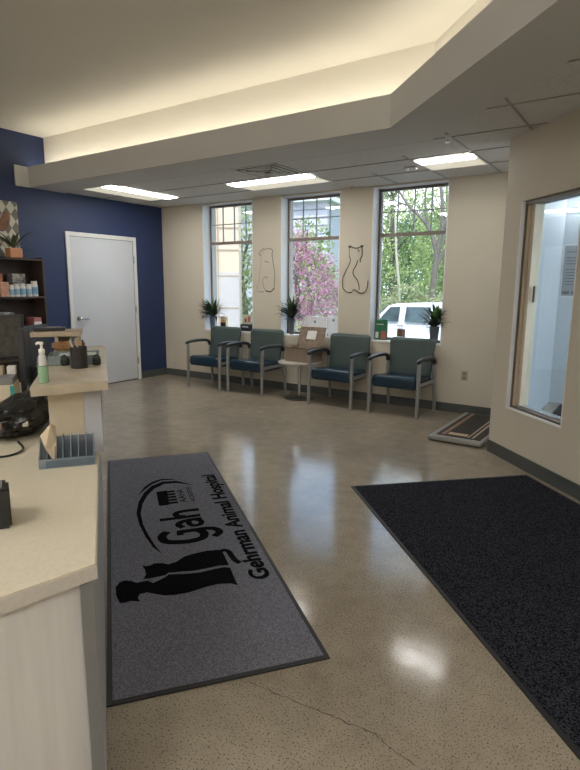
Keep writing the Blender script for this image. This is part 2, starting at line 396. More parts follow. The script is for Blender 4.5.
# vestibule contents
b = BM(); box(b, 5.75, 7.6, 0.05, 1.15, 0, 0.012); tag(obj('entry_mat', b, m_carpet_k), 'dark entry mat on the vestibule floor seen through the interior window', 'mat')
t = thing('glow_bar', 'added glowing bar for a reflected white line, seen through the interior window', 'light', (6.6, YC-0.03, 2.36))  # reflected bright line built as a glowing bar, which also lightens the vestibule
b = BM(); box(b, -0.98, 1.2, 0, 0.03, -0.02, 0.02); obj('bar_back', b, m_white, t)
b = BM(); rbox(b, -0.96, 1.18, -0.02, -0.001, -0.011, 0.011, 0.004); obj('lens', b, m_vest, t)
t = thing('notice_sign', 'grey printed notice on the pale vestibule wall behind the glass', 'sign', (5.725, YC-0.004, 1.65))
b = BM(); box(b, -0.115, 0.13, -0.006, 0.003, -0.32, 0.32); obj('backing', b, m_white, t)
b = BM(); box(b, -0.10, 0.115, -0.009, -0.006, -0.30, 0.30); obj('printed_sheet', b, mat('grey_notice_sheet', (0.30, 0.31, 0.33), 0.6), t)
b = BM()
for k in range(12):
    z = 0.22-0.035*k
    if k in (1, 5): continue
    box(b, -0.07, 0.05+0.04*random.random(), -0.0105, -0.009, z, z+0.010)
obj('printed_text', b, mat('notice_ink', (0.08, 0.085, 0.10), 0.6), t)
for xa, xb in ((-0.085, -0.01), (0.01, 0.09)):
    b = BM(); box(b, xa, xb, -0.0105, -0.009, -0.28, -0.245); obj('dark_block', b, MATS['notice_ink'], t)

# ------------------------------------------------------------------ blue wall door
d = sempty('door_1', (0, 0, 0)); y0, y1, zt = -1.735, -0.555, 2.145
b = BM(); fw = 0.055
box(b, 0, 0.022, y0, y0+fw, 0, zt); box(b, 0, 0.022, y1-fw, y1, 0, zt); box(b, 0, 0.022, y0+fw, y1-fw, zt-fw, zt)
obj('door_frame', b, m_dframe, d)
b = BM(); box(b, 0.0, 0.010, y0+fw+0.006, y1-fw-0.006, 0.015, zt-fw-0.006); obj('door_leaf', b, m_door, d)
b = BM(); box(b, 0, 0.006, y0+fw, y1-fw, 0.0, zt-fw); obj('door_gap', b, mat('door_gap_dark', (0.06, 0.055, 0.05), 0.8), d)
b = BM()
for z in (1.82, 1.08, 0.30): tube(b, [(0.026, y1-fw-0.002, z-0.05), (0.026, y1-fw-0.002, z+0.05)], 0.010)
obj('hinge', b, m_chrome, d)
b = BM(); ly, lz = -1.60, 0.985
tube(b, [(0.010, ly, lz), (0.022, ly, lz)], 0.032, 20); tube(b, [(0.02, ly, lz), (0.055, ly, lz)], 0.014)
tube(b, smooth_path([(0.055, ly-0.01, lz), (0.060, ly+0.02, lz+0.002), (0.058, ly+0.07, lz), (0.05, ly+0.13, lz-0.004)]), [0.019]*19, 10, 0.8)
obj('door_handle', b, m_chrome, d, smooth=True)

# ------------------------------------------------------------------ ceiling fixtures
def troffer(cx, cy, w, l, rot, label):
    t = thing('ceiling_light', label, 'ceiling light', (cx, cy, H-0.008), rot, 'recessed ceiling lights')
    b = BM(); e = 0.018   # local: w along x, l along y ; bright lens on the -y half
    box(b, -w/2, w/2, -l/2, -l/2+e, -0.004, 0.004); box(b, -w/2, w/2, l/2-e, l/2, -0.004, 0.004)
    box(b, -w/2, -w/2+e, -l/2, l/2, -0.004, 0.004); box(b, w/2-e, w/2, -l/2, l/2, -0.004, 0.004); obj('frame', b, m_white, t)
    b = BM(); box(b, -w/2+0.03, w/2-0.03, -l/2+0.03, -l/2+0.21, -0.010, 0.0); obj('lens', b, m_lens, t)
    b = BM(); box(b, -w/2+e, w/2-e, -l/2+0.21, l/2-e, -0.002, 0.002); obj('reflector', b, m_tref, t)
    return t
troffer(0.75, -1.20, 1.14, 0.58, math.pi/2, 'recessed ceiling light beside the navy wall, running towards it lengthwise')
troffer(2.815, -0.815, 1.16, 0.56, 0, 'long recessed ceiling light directly in front of the square air vent')
troffer(4.85, -0.80, 0.58, 0.56, 0, 'short recessed ceiling light nearest the diagonal wall')
# vent
t = thing('ceiling_vent', 'square metal air vent in the tile ceiling next to a light', 'vent', (3.10, -1.39, H-0.008))
b = BM(); box(b, -0.28, 0.28, -0.27, 0.27, 0.000, 0.004); obj('backing', b, mat('vent_dark', (0.06, 0.055, 0.05), 0.7), t)
b = BM()
for k in range(4):
    s0 = 0.28-0.065*k; wd = 0.028; z0, z1 = -0.004-0.004*k, 0.0
    box(b, -s0, s0, -s0, -s0+wd, z0, z1); box(b, -s0, s0, s0-wd, s0, z0, z1); box(b, -s0, -s0+wd, -s0, s0, z0, z1); box(b, s0-wd, s0, -s0, s0, z0, z1)
obj('louver', b, mat('vent_metal', (0.66, 0.65, 0.62), 0.5), t)
def sprinkler(x, y, label):
    t = thing('sprinkler_head', label, 'sprinkler', (x, y, H-0.006))
    b = BM(); lathe(b, [(0, 0.006), (0.032, 0.006), (0.034, 0), (0.02, -0.006), (0.02, -0.02), (0, -0.02)]); obj('escutcheon', b, m_white, t, True)
    b = BM(); lathe(b, [(0, -0.02), (0.006, -0.02), (0.006, -0.045), (0.02, -0.047), (0.02, -0.05), (0, -0.05)]); obj('deflector', b, m_chrome, t, True)
sprinkler(5.13, -1.73, 'small white sprinkler head beside the soffit at a grid crossing')
t = thing('smoke_detector', 'tiny white twin sensor on the tile ceiling in front of the right window', 'detector', (4.44, -0.78, H-0.006))
b = BM(); rbox(b, -0.07, 0.07, -0.02, 0.02, -0.012, 0.006, 0.004); obj('base_plate', b, m_grid, t)
for sx in (-0.045, 0.045):
    b = BM(); lathe(b, [(0, -0.012), (0.020, -0.012), (0.024, -0.03), (0, -0.036)], cx=sx, seg=16); obj('sensor_head', b, m_white, t, True)
# unseen fill lights added on the high ceiling, behind the photographer
for i, (x, y) in enumerate([(2.4, -7.4), (5.2, -7.6), (8.2, -7.4), (3.6, -9.2), (7.0, -9.2)]):
    t = thing('fill_light', 'added unseen fill light panel in the high ceiling over the reception side', 'ceiling light', (x, y, HH-0.02), 0, 'added fill lights in the high ceiling')
    b = BM(); box(b, -0.62, 0.62, -0.32, 0.32, 0, 0.02); obj('frame', b, m_white, t)
    b = BM(); box(b, -0.58, 0.58, -0.28, 0.28, -0.012, -0.001); obj('lens', b, m_down, t)

# ------------------------------------------------------------------ floor mats
def mat_frame(name, label, loc, rot, lx, ly, pile, h=0.009, e=0.02):
    t = thing(name, label, 'floor mat', loc, rot)
    b = BM(); box(b, e, lx-e, e, ly-e, 0.002, h); obj('carpet_pile', b, pile, t)
    b = BM(); z = h*0.7
    box(b, 0, lx, 0, e, 0.0005, z); box(b, 0, lx, ly-e, ly, 0.0005, z); box(b, 0, e, e, ly-e, 0.0005, z); box(b, lx-e, lx, e, ly-e, 0.0005, z)
    obj('rubber_border', b, m_rubber, t); return t
gm = mat_frame('logo_mat', 'long grey logo floor mat printed with a cat and dog', (5.7527, -4.5864, 0), math.atan2(0.61365, -0.78958), 2.84, 0.838, m_carpet_g)
# black mat: local x along (0.707,-0.707)
mat_frame('runner_mat', 'wide plain black floor mat along the diagonal wall', (4.935, -2.86, 0), -math.pi/4, 3.1, 1.43, m_carpet_k)
CAT = [(0.932,0.531),(0.956,0.564),(0.965,0.6),(0.95,0.62),(0.947,0.645),(0.961,0.665),(0.914,0.653),(0.863,0.65),(0.82,0.667),(0.817,0.635),(0.821,0.594),(0.826,0.555),(0.844,0.544),(0.836,0.473),(0.826,0.413),(0.830,0.35),(0.838,0.285),(0.83,0.236),(0.830,0.23),(0.97,0.229),(0.923,0.216),(0.856,0.204),(0.831,0.183),(0.837,0.159),(0.884,0.178),(0.942,0.185),(0.994,0.194),(1.026,0.222),(1.014,0.258),(1.021,0.317),(1.01,0.385),(0.993,0.44),(0.946,0.49)]
CAT = CAT[:18] + [(0.830, 0.232), (0.97, 0.235), (1.0, 0.235)] + CAT[28:]
DOG = [(0.828,0.54),(0.806,0.562),(0.782,0.600),(0.768,0.622),(0.800,0.648),(0.795,0.7),(0.818,0.722),(0.836,0.756),(0.821,0.781),(0.78,0.798),(0.703,0.797),(0.636,0.781),(0.632,0.756),(0.640,0.735),(0.622,0.692),(0.660,0.700),(0.686,0.689),(0.691,0.655),(0.672,0.629),(0.64,0.581),(0.629,0.532),(0.631,0.464),(0.655,0.379),(0.663,0.318),(0.65,0.261),(0.624,0.23),(0.671,0.232),(0.802,0.231),(0.816,0.262),(0.810,0.327),(0.800,0.39),(0.811,0.474)]
ARC1 = [(1.06,0.555),(1.147,0.594),(1.297,0.627),(1.48,0.652),(1.651,0.661),(1.844,0.638),(2.005,0.593),(2.128,0.531),(2.196,0.448),(2.179,0.347),(2.053,0.233),(2.133,0.352),(2.14,0.442),(2.06,0.52),(1.94,0.576),(1.795,0.616),(1.643,0.634),(1.473,0.63),(1.312,0.608),(1.161,0.58)]
ARC2 = [(1.958,0.636),(2.113,0.587),(2.21,0.526),(2.254,0.454),(2.24,0.386),(2.182,0.335),(2.219,0.389),(2.22,0.457),(2.165,0.523),(2.065,0.585)]
def flat(name, outline, parent, m, z, th=0.0006):
    from mathutils.geometry import tessellate_polygon
    b = BM(); V = [Vector((p[0], p[1], z+th)) for p in outline]; vs = [b.verts.new(v) for v in V]
    for tri in tessellate_polygon([V]):
        try: b.faces.new([vs[i] for i in tri])
        except ValueError: pass
    o = obj(name, b, m, parent)
    for p in o.data.polygons:
        if p.normal.z < 0: p.flip()
    return o
def ribbons(name, strokes, parent, m, z):
    b = BM()
    for pts, w in strokes:
        q = smooth_path([(p[0], p[1], z) for p in pts], 6); prev = None
        for i, p in enumerate(q):
            d = (q[min(i+1, len(q)-1)]-q[max(i-1, 0)]).normalized(); n_ = Vector((-d.y, d.x, 0))*w/2
            cur = (b.verts.new(p+n_), b.verts.new(p-n_))
            if prev: b.faces.new([prev[0], prev[1], cur[1], cur[0]])
            prev = cur
        z += 0.00005
    return obj(name, b, m, parent)
flat('cat_print', CAT, gm, m_ink, 0.009); ribbons('tail_print', [([(0.985, 0.255), (1.0, 0.225), (0.975, 0.203), (0.92, 0.197), (0.865, 0.188), (0.835, 0.168)], 0.032)], gm, m_ink, 0.0097); flat('dog_print', DOG, gm, m_ink, 0.009)
flat('arc_print', ARC1, gm, m_ink, 0.009); flat('thin_arc_print', ARC2, gm, m_ink, 0.009)
text_mesh('name_lettering', 'Gehrman Animal Hospital', m_ink, gm, 0.652, 2.242, 0.026, 0.156, 0.00985, bold=0.02)
text_mesh('name_lettering', 'Gehrman Animal Hospital', m_ink, gm, 0.645, 2.235, 0.022, 0.152, 0.0098, bold=0.02)
ribbons('initials_lettering', [([(1.505, 0.527), (1.505, 0.40), (1.510, 0.275)], 0.042), ([(1.515, 0.37), (1.535, 0.415), (1.575, 0.42), (1.60, 0.38), (1.603, 0.27)], 0.042),
 ([(1.355, 0.40), (1.40, 0.425), (1.44, 0.40), (1.455, 0.34), (1.455, 0.275)], 0.042), ([(1.45, 0.355), (1.40, 0.36), (1.365, 0.335), (1.375, 0.295), (1.42, 0.285), (1.45, 0.315)], 0.036),
 ([(1.325, 0.50), (1.27, 0.535), (1.20, 0.52), (1.17, 0.45), (1.165, 0.37), (1.19, 0.31), (1.25, 0.295), (1.30, 0.325)], 0.052), ([(1.30, 0.445), (1.302, 0.36), (1.303, 0.27), (1.28, 0.22), (1.23, 0.205), (1.185, 0.245)], 0.046), ([(1.30, 0.43), (1.255, 0.43)], 0.04)], gm, m_ink, 0.0097)
bl = BM()
prism(bl, [(1.735, 0.445), (1.735, 0.505), (1.75, 0.512), (1.985, 0.51), (2.0, 0.50), (2.0, 0.435)], 0.009, 0.0096)
for k in range(5):
    x = 1.748+0.052*k; prism(bl, [(x, 0.385), (x+0.034, 0.385), (x+0.034, 0.446), (x, 0.446)], 0.009, 0.0096)
obj('emblem_print', bl, m_ink, gm)
text_mesh('emblem_lettering', 'AAHA', m_ink, gm, 1.75, 2.00, 0.325, 0.375, 0.0098, bold=0.01)
text_mesh('emblem_small_lettering', 'ACCREDITED', m_ink, gm, 1.75, 2.03, 0.268, 0.30, 0.0098, bold=0.01)

# pet scale on the floor beside the diagonal wall
t = thing('floor_scale', 'low pet scale platform with black striped top by the right wall', 'scale', (4.955, -1.33, 0))
Wd, Ld = 0.50, 1.18
b = BM(); rbox(b, 0, Wd, 0, Ld, 0.012, 0.052, 0.008); obj('platform', b, mat('scale_aluminium', (0.30, 0.29, 0.275), 0.4, metal=0.3), t)
b = BM(); box(b, 0.055, Wd-0.03, 0.075, Ld-0.04, 0.052, 0.057); obj('rubber_top', b, mat('scale_rubber', (0.016, 0.015, 0.015), 0.6, var=0.1), t)
for xx, ww, mm in ((0.10, 0.014, (0.50, 0.27, 0.15)), (0.125, 0.006, (0.45, 0.3, 0.2)), (0.345, 0.014, (0.42, 0.32, 0.24)), (0.385, 0.016, (0.5, 0.42, 0.33))):
    b = BM(); box(b, xx, xx+ww, 0.10, Ld-0.06, 0.057, 0.058); obj('printed_stripe', b, mat('stripe_%d' % int(xx*1000), mm, 0.6), t)
b = BM(); box(b, 0.15, 0.33, 0.13, 0.21, 0.0572, 0.0586); obj('name_plate', b, mat('scale_plate', (0.55, 0.42, 0.27), 0.5, var=0.3, scale=60), t)
for (x, y) in ((0.05, 0.05), (Wd-0.05, 0.05), (0.05, Ld-0.05), (Wd-0.05, Ld-0.05)):
    b = BM(); lathe(b, [(0, 0), (0.02, 0), (0.02, 0.013), (0, 0.013)], x, y, 0, 12); obj('foot', b, m_black, t)
# wall outlet
t = thing('wall_outlet', 'beige electrical outlet low on the cream wall right of the chairs', 'outlet', (4.88, 0, 0.443))
b = BM(); rbox(b, -0.036, 0.036, -0.006, -0.0005, -0.057, 0.057, 0.002); obj('cover_plate', b, mat('outlet_beige', (0.42, 0.36, 0.24), 0.4), t)
for z in (-0.024, 0.024):
    b = BM(); rbox(b, -0.016, 0.016, -0.008, -0.0055, z-0.014, z+0.014, 0.0008); obj('socket', b, mat('outlet_dark', (0.22, 0.18, 0.12), 0.4), t)

# ------------------------------------------------------------------ chairs
def make_chair(label, loc, rotz, group):
    t = thing('waiting_chair', label, 'chair', loc, rotz, group)
    hw = 0.278
    # seat cushion: rounded front roll
    b = BM(); rbox(b, -0.258, 0.258, -0.265, 0.20, 0.308, 0.445, 0.038, 5)
    for v in b.verts:
        if v.co.z > 0.40: v.co.z += 0.018*math.cos(v.co.x/0.235*1.3) - 0.03*(v.co.y+0.25)/0.45
    obj('seat', b, m_seat, t, True)
    # backrest: rounded outline, curved, leaning back
    b = BM(); out = []; hwb, hwt, zb, zt_ = 0.238, 0.270, 0.40, 0.838; rr = 0.055
    prof = [(-hwb, zb), (hwb, zb)]
    n = 6
    for k in range(n+1):
        a = math.pi/2*k/n; prof.append((hwt-rr+rr*math.cos(a), zt_-rr+rr*math.sin(a)))
    for k in range(n+1):
        a = math.pi/2+math.pi/2*k/n; prof.append((-hwt+rr+rr*math.cos(a), zt_-rr+rr*math.sin(a)))
    tb = bmesh.new(); nx = 10; nz_ = 10; grid = {}
    def hwz(z):
        w = hwb + (hwt-hwb)*(z-zb)/(zt_-zb)
        if z > zt_-rr: w = hwt-rr + math.sqrt(max(0, rr*rr-(z-(zt_-rr))**2))
        return w
    zs = [zb + (zt_-rr-zb)*k/8 for k in range(9)] + [zt_-rr+rr*math.sin(math.pi/2*k/5) for k in range(1, 6)]
    for side in (0, 1):
        for j, z in enumerate(zs):
            w = hwz(z)
            for i in range(nx+1):
                s = -1+2*i/nx; x = w*s
                edge = min(1, (1-abs(s))*6, (zt_-z)/0.03+0.25, (z-zb)/0.03+0.4)
                th = 0.036*math.sqrt(max(0.12, min(1, edge)))
                yc = 0.175 + (z-zb)*0.13 - 0.012*(1-s*s) 
                grid[side, i, j] = tb.verts.new((x, yc + (th if side else -th), z))
    nj = len(zs)
    for side in (0, 1):
        for j in range(nj-1):
            for i in range(nx): tb.faces.new([grid[side, i, j], grid[side, i+1, j], grid[side, i+1, j+1], grid[side, i, j+1]])
    for j in range(nj-1):
        for i in (0, nx): tb.faces.new([grid[0, i, j], grid[0, i, j+1], grid[1, i, j+1], grid[1, i, j]])
    for i in range(nx):
        for j in (0, nj-1): tb.faces.new([grid[0, i, j], grid[0, i+1, j], grid[1, i+1, j], grid[1, i, j]])
    merge(b, tb); obj('backrest', b, m_back, t, True)
    for s in (-1, 1):
        b = BM(); tube(b, [(s*hw, -0.268, 0), (s*hw, -0.262, 0.25), (s*hw, -0.258, 0.45), (s*hw, -0.250, 0.615)], [0.019, 0.020, 0.021, 0.021], 12); obj('leg', b, m_steel, t, True)
        b = BM(); tube(b, [(s*hw, 0.255, 0), (s*hw, 0.235, 0.20), (s*hw, 0.20, 0.40), (s*hw, 0.19, 0.50), (s*(hw-0.01), 0.205, 0.60)], [0.018, 0.020, 0.021, 0.018, 0.014], 12); obj('leg', b, m_steel, t, True)
        b = BM(); rbox(b, s*hw-0.010, s*hw+0.010, -0.25, 0.22, 0.345, 0.385, 0.004); obj('side_rail', b, m_steel, t)
        b = BM(); pts = smooth_path([(s*hw, -0.285, 0.612), (s*hw, -0.265, 0.632), (s*hw, -0.20, 0.645), (s*hw, -0.08, 0.650), (s*hw, 0.08, 0.643), (s*hw, 0.15, 0.628), (s*hw, 0.19, 0.595), (s*hw, 0.20, 0.56)], 5)
        nn = len(pts); tube(b, pts, [0.025 if i > 2 else 0.016+0.003*i for i in range(nn)], 12, 1.0)
        for v in b.verts: v.co.z = v.co.z if v.co.z < 0.61 else 0.61+(v.co.z-0.61)*0.9
        obj('armrest', b, m_arm, t, True)
    b = BM(); rbox(b, -hw, hw, -0.215, -0.195, 0.315, 0.340, 0.004); obj('seat_support', b, m_steel, t)
    b = BM(); rbox(b, -hw, hw, 0.17, 0.19, 0.315, 0.345, 0.004); obj('seat_support', b, m_steel, t)
    return t
G = 'waiting room armchairs under the windows'
ch = make_chair('dark armchair nearest the navy wall, first in the row under the windows', (1.375, -0.325, 0), 0.02, G)
ch.scale = (1.06, 1.04, 1.015)
dup(ch, (2.125, -0.325, 0), -0.01, 'dark armchair second from the navy wall, just left of the round side table', G)
dup(ch, (3.44, -0.325, 0), 0.0, 'dark armchair just right of the round side table and open basket', G)
dup(ch, (4.27, -0.33, 0), -0.02, 'dark armchair nearest the outlet, last in the row under the windows', G)

# side table and basket
t = thing('side_table', 'small round pedestal side table between the waiting chairs', 'table', (2.85, -0.36, 0))
b = BM(); lathe(b, [(0, 0.462), (0.265, 0.462), (0.278, 0.468), (0.28, 0.478), (0.275, 0.487), (0, 0.487)], seg=48); obj('table_top', b, m_table, t, True)
b = BM(); lathe(b, [(0, 0.012), (0.022, 0.012), (0.022, 0.462), (0, 0.462)], seg=20); obj('pedestal', b, m_chrome, t, True)
b = BM(); lathe(b, [(0, 0.0), (0.20, 0.0), (0.20, 0.006), (0.06, 0.016), (0.03, 0.03), (0, 0.03)], seg=40); obj('table_base', b, mat('dark_table_base', (0.05, 0.05, 0.052), 0.3, metal=0.6), t, True)
t = thing('wicker_basket', 'open lidded wicker basket with a paper card on the round table', 'basket', (2.89, -0.33, 0.488), -0.05)
b = BM(); wx, wy, hz = 0.20, 0.135, 0.185
for (a1, a2, c1, c2) in ((-wx, wx, -wy, -wy+0.012), (-wx, wx, wy-0.012, wy), (-wx, -wx+0.012, -wy, wy), (wx-0.012, wx, -wy, wy)): rbox(b, a1, a2, c1, c2, 0.001, hz, 0.004)
box(b, -wx+0.005, wx-0.005, -wy+0.005, wy-0.005, 0.001, 0.012); obj('basket_body', b, m_wicker, t)
b = BM(); tube(b, [(-wx, -wy, hz), (wx, -wy, hz), (wx, wy, hz), (-wx, wy, hz), (-wx, -wy, hz)], 0.009); obj('rim', b, m_wicker, t)
li = BM(); rbox(li, -wx-0.005, wx+0.005, -0.008, 0.008, 0, 0.255, 0.005)
li.transform(Matrix.Translation((0, wy+0.002, hz+0.004)) @ Matrix.Rotation(math.radians(-20), 4, 'X')); lid = obj('lid', li, m_wicker, t)
c = BM(); box(c, -0.07, 0.075, -0.0105, -0.0085, 0.085, 0.20); c.transform(Matrix.Translation((0, wy+0.002, hz+0.004)) @ Matrix.Rotation(math.radians(-20), 4, 'X')); obj('paper_card', c, m_paper, lid)

# ------------------------------------------------------------------ wall drawings
def smooth2(P2, n=5): return smooth_path([(p[0], -0.003, p[1]) for p in P2], n)
CATL = [([(3.349,1.817),(3.349,1.884),(3.355,1.941)],2),([(3.355,1.941),(3.399,1.924),(3.458,1.917),(3.522,1.94)],4),([(3.522,1.94),(3.53,1.869),(3.526,1.818),(3.504,1.777),(3.511,1.746)],4.5),
 ([(3.349,1.817),(3.368,1.78),(3.352,1.718),(3.3,1.624)],2.5),([(3.3,1.624),(3.265,1.551),(3.264,1.476),(3.275,1.418),(3.337,1.371),(3.398,1.372)],5),([(3.398,1.372),(3.415,1.403),(3.451,1.398),(3.505,1.368),(3.558,1.368),(3.604,1.416),(3.618,1.498),(3.615,1.519)],5.5),
 ([(3.469,1.768),(3.453,1.716),(3.408,1.634),(3.422,1.582),(3.471,1.524),(3.497,1.456),(3.498,1.404)],3.5),([(3.465,1.906),(3.489,1.865)],3)]
t = thing('cat_drawing', 'black line drawing of a seated cat on the wall between windows', 'wall drawing', (0, 0, 0))
b = BM()
for L_, w in CATL: q = smooth2(L_); tube(b, q, w*0.0017, 6, 0.3)
for (x, z) in ((3.355, 1.941), (3.522, 1.94)): lathe_pts = [(x-0.02, -0.003, z-0.004), (x+0.02, -0.003, z-0.002)]; tube(b, lathe_pts, 0.013, 8, 0.25)
obj('painted_line', b, m_ink2, t)
DOGL = [[(1.961,1.862),(1.927,1.879),(1.927,1.9),(1.954,1.926),(2.002,1.956),(2.015,1.945),(1.975,1.888),(1.954,1.857),(1.961,1.756),(1.933,1.627),(1.918,1.498),(1.894,1.433),(1.904,1.365),(2.007,1.366)],
 [(2.022,1.94),(2.089,1.955),(2.156,1.93),(2.149,1.873),(2.169,1.752),(2.196,1.625),(2.189,1.498),(2.183,1.392)],
 [(2.069,1.557),(2.035,1.568),(2.008,1.562),(1.987,1.519),(2.001,1.444),(2.035,1.38)],[(2.022,1.781),(2.096,1.769)]]
t = thing('dog_drawing', 'faint grey line drawing of a seated dog on the wall between windows', 'wall drawing', (0, 0, 0))
b = BM()
for L_ in DOGL: tube(b, smooth2(L_), 0.0052, 6, 0.3)
obj('painted_line', b, m_ink3, t)
b = BM(); tube(b, smooth2([(2.035,1.38),(2.089,1.367),(2.136,1.37),(2.17,1.402),(2.19,1.418)]), 0.008, 6, 0.3); obj('dark_tail_line', b, m_ink2, t)

# ------------------------------------------------------------------ sill plants and items
def strap_leaf(b, base, ang, length, lean, width, droop=0.5, n=6):
    prev = None; d = Vector((math.cos(ang), math.sin(ang), 0)); side = Vector((-d.y, d.x, 0))
    for k in range(n+1):
        s = k/n; a = lean + droop*s*s
        p = Vector(base) + d*(length*s*math.sin(a)) + Vector((0, 0, length*s*math.cos(a)))
        w = width*math.sin(math.pi*(0.12+0.86*s))**0.8 * (1 if s < 1 else 0.1)
        cur = (b.verts.new(p+side*w), b.verts.new(p - Vector((0, 0, 0.15*w))), b.verts.new(p-side*w))
        if prev:
            b.faces.new([prev[0], prev[1], cur[1], cur[0]]); b.faces.new([prev[1], prev[2], cur[2], cur[1]])
        prev = cur
def plant(label, loc, h, spread, seed, mleaf, pot_h=0.20, pot_r=0.045, squash=0.55, group='potted plants on the window sills', xlim=(-0.08, 0.5)):
    random.seed(seed); t = thing('potted_plant', label, 'plant', loc, 0, group)
    b = BM(); lathe(b, [(0, 0), (pot_r*0.7, 0), (pot_r*0.75, 0.01), (pot_r, pot_h), (pot_r*0.92, pot_h), (pot_r*0.9, pot_h-0.015), (0, pot_h-0.015)], seg=24); obj('vase', b, m_pot_g, t, True)
    for nm, mm, cnt, lf, le in (('foliage', mleaf, 60, 0.15, 0.95), ('spiky_leaves', m_leaf_g, 12, 0.0, 0.25), ('purple_leaves', m_leaf_pu, 22, 0.5, 1.3)):
        b = BM()
        for k in range(cnt):
            a = random.uniform(0, 2*math.pi); strap_leaf(b, (0, 0, pot_h-0.02), a, h*random.uniform(0.6, 1.0)*(0.8 if nm == 'purple_leaves' else 1), random.uniform(lf, le), 0.020, random.uniform(0.1, 0.6))
        for v in b.verts:
            v.co.x *= spread; v.co.y *= squash; v.co.y = min(v.co.y, 0.032)
            if v.co.x < xlim[0] or v.co.x > xlim[1]: v.co.y = min(v.co.y, -0.09)
        obj(nm, b, mm, t)
    return t
plant('spiky dark plant in a grey vase on the sill nearest the navy wall', (0.965, 0.075, ZS), 0.36, 0.95, 11, m_leaf_d, 0.19)
plant('spiky dark plant in a grey vase on the middle window sill', (2.43, 0.075, ZS), 0.38, 0.85, 12, m_leaf_d, 0.22)
plant('bushy dark plant in a grey pot on the right window sill', (4.47, 0.075, ZS), 0.36, 0.95, 13, m_leaf_d, 0.20, 0.06, xlim=(-0.5, 0.09))
# green and red flyer box, small items
def flyer(name, label, cat, loc, w, d_, h, m, extra=None, rz=0, group=None):
    t = thing(name, label, cat, loc, rz, group)
    b = BM(); rbox(b, -w/2, w/2, -d_/2, d_/2, 0.0005, h, min(0.004, d_/3)); obj('body', b, m, t)
    for i, (nm, x0_, x1_, z0_, z1_, mm) in enumerate(extra or []):
        b = BM(); box(b, x0_, x1_, -d_/2-0.0015, -d_/2-0.0003, z0_, z1_); obj(nm, b, mm, t)
    return t
m_fg = mat('flyer_green', (0.03, 0.17, 0.08), 0.5, var=0.2); m_red = mat('flyer_red', (0.45, 0.13, 0.10), 0.5, var=0.15)
flyer('flyer_box', 'green box with red picture on the right window sill', 'box', (3.775, 0.10, ZS), 0.165, 0.03, 0.255, m_fg, [('picture_panel', 0.005, 0.075, 0.01, 0.11, m_red), ('title_panel', -0.07, -0.03, 0.02, 0.10, m_paper), ('pale_panel', -0.06, 0.04, 0.19, 0.20, m_paper)])
flyer('small_box', 'small brown and white box in the middle of the right sill', 'box', (4.05, 0.08, ZS), 0.09, 0.05, 0.15, mat('box_brown', (0.20, 0.12, 0.08), 0.6, var=0.3), [('white_base', -0.043, 0.043, 0.004, 0.06, m_paper)])
m_org = mat('toy_orange', (0.62, 0.33, 0.12), 0.5, var=0.2)
flyer('pet_toy_box', 'small orange and dark box on the left window sill beside the vase', 'box', (1.19, 0.08, ZS), 0.11, 0.05, 0.20, mat('box_cream', (0.62, 0.50, 0.32), 0.5), [('dark_panel', -0.05, 0.05, 0.05, 0.11, m_black), ('orange_panel', -0.03, 0.03, 0.07, 0.15, m_org)])
flyer('picture_card', 'card with orange figures standing on black box, left window sill', 'card', (1.62, 0.11, ZS+0.105), 0.15, 0.012, 0.13, mat('card_cream', (0.60, 0.54, 0.44), 0.6), [('orange_figure', -0.05, -0.01, 0.02, 0.09, m_org), ('red_figure', 0.01, 0.055, 0.03, 0.11, m_red), ('dark_figure', -0.045, -0.015, 0.03, 0.07, m_black)])
flyer('black_box', 'black box under the picture card on the left window sill', 'box', (1.62, 0.09, ZS), 0.18, 0.08, 0.102, m_black, [('grey_label', -0.06, 0.06, 0.055, 0.075, m_grey_p)])
flyer('brochure_sheet', 'white printed sheet leaning at the middle window, larger of two', 'sheet', (2.77, 0.12, ZS), 0.40, 0.010, 0.255, mat('sheet_a', (0.80, 0.80, 0.84), 0.6, var=0.12, scale=45), [('blue_mark', 0.0, 0.03, 0.17, 0.20, m_teal)], group=None)
flyer('brochure_sheet', 'narrow white printed sheet at the right end of the middle sill', 'sheet', (3.08, 0.12, ZS), 0.19, 0.010, 0.27, mat('sheet_b', (0.80, 0.82, 0.88), 0.6, var=0.08, scale=45), [('blue_mark', -0.02, 0.01, 0.20, 0.23, m_teal)])

# ------------------------------------------------------------------ bookcase, art, pot
t = thing('bookcase', 'dark wood bookcase against the navy wall', 'bookcase', (0.0, 0, 0))
BY0, BY1, BX = -3.45, -2.25, 0.30
b = BM(); box(b, 0.004, BX, BY1-0.025, BY1, 0, 1.77); obj('side_panel', b, m_darkwood, t)
b = BM(); box(b, 0.004, BX, BY0, BY0+0.025, 0, 1.77); obj('side_panel', b, m_darkwood, t)
b = BM(); box(b, 0.004, 0.012, BY0+0.025, BY1-0.025, 0, 1.75); obj('back_panel', b, m_darkwood, t)
for z in (1.755, 1.30, 0.945, 0.55, 0.10):
    b = BM(); box(b, 0.012, BX-0.002, BY0+0.025, BY1-0.025, z-0.022, z); obj('shelf', b, m_darkwood, t)
ZB = 1.7555
t = thing('wall_art', 'argyle patterned canvas print with brown figure above the bookcase', 'wall art', (0.004, -2.80, 2.12))
b = BM(); box(b, 0, 0.03, -0.43, 0.415, -0.34, 0.31)
ra = check_mat('argyle_canvas', (0.58, 0.55, 0.45), (0.17, 0.155, 0.125), 0.11, 0.16)
obj('canvas', b, ra, t)
b = BM(); tb = bmesh.new(); bmesh.ops.create_uvsphere(tb, u_segments=20, v_segments=12, radius=1.0); tb.transform(Matrix.Translation((0.031, 0.245, 0.07)) @ Matrix.Rotation(math.radians(-22), 4, 'X') @ Matrix.Diagonal((0.004, 0.06, 0.13, 1))); merge(b, tb)
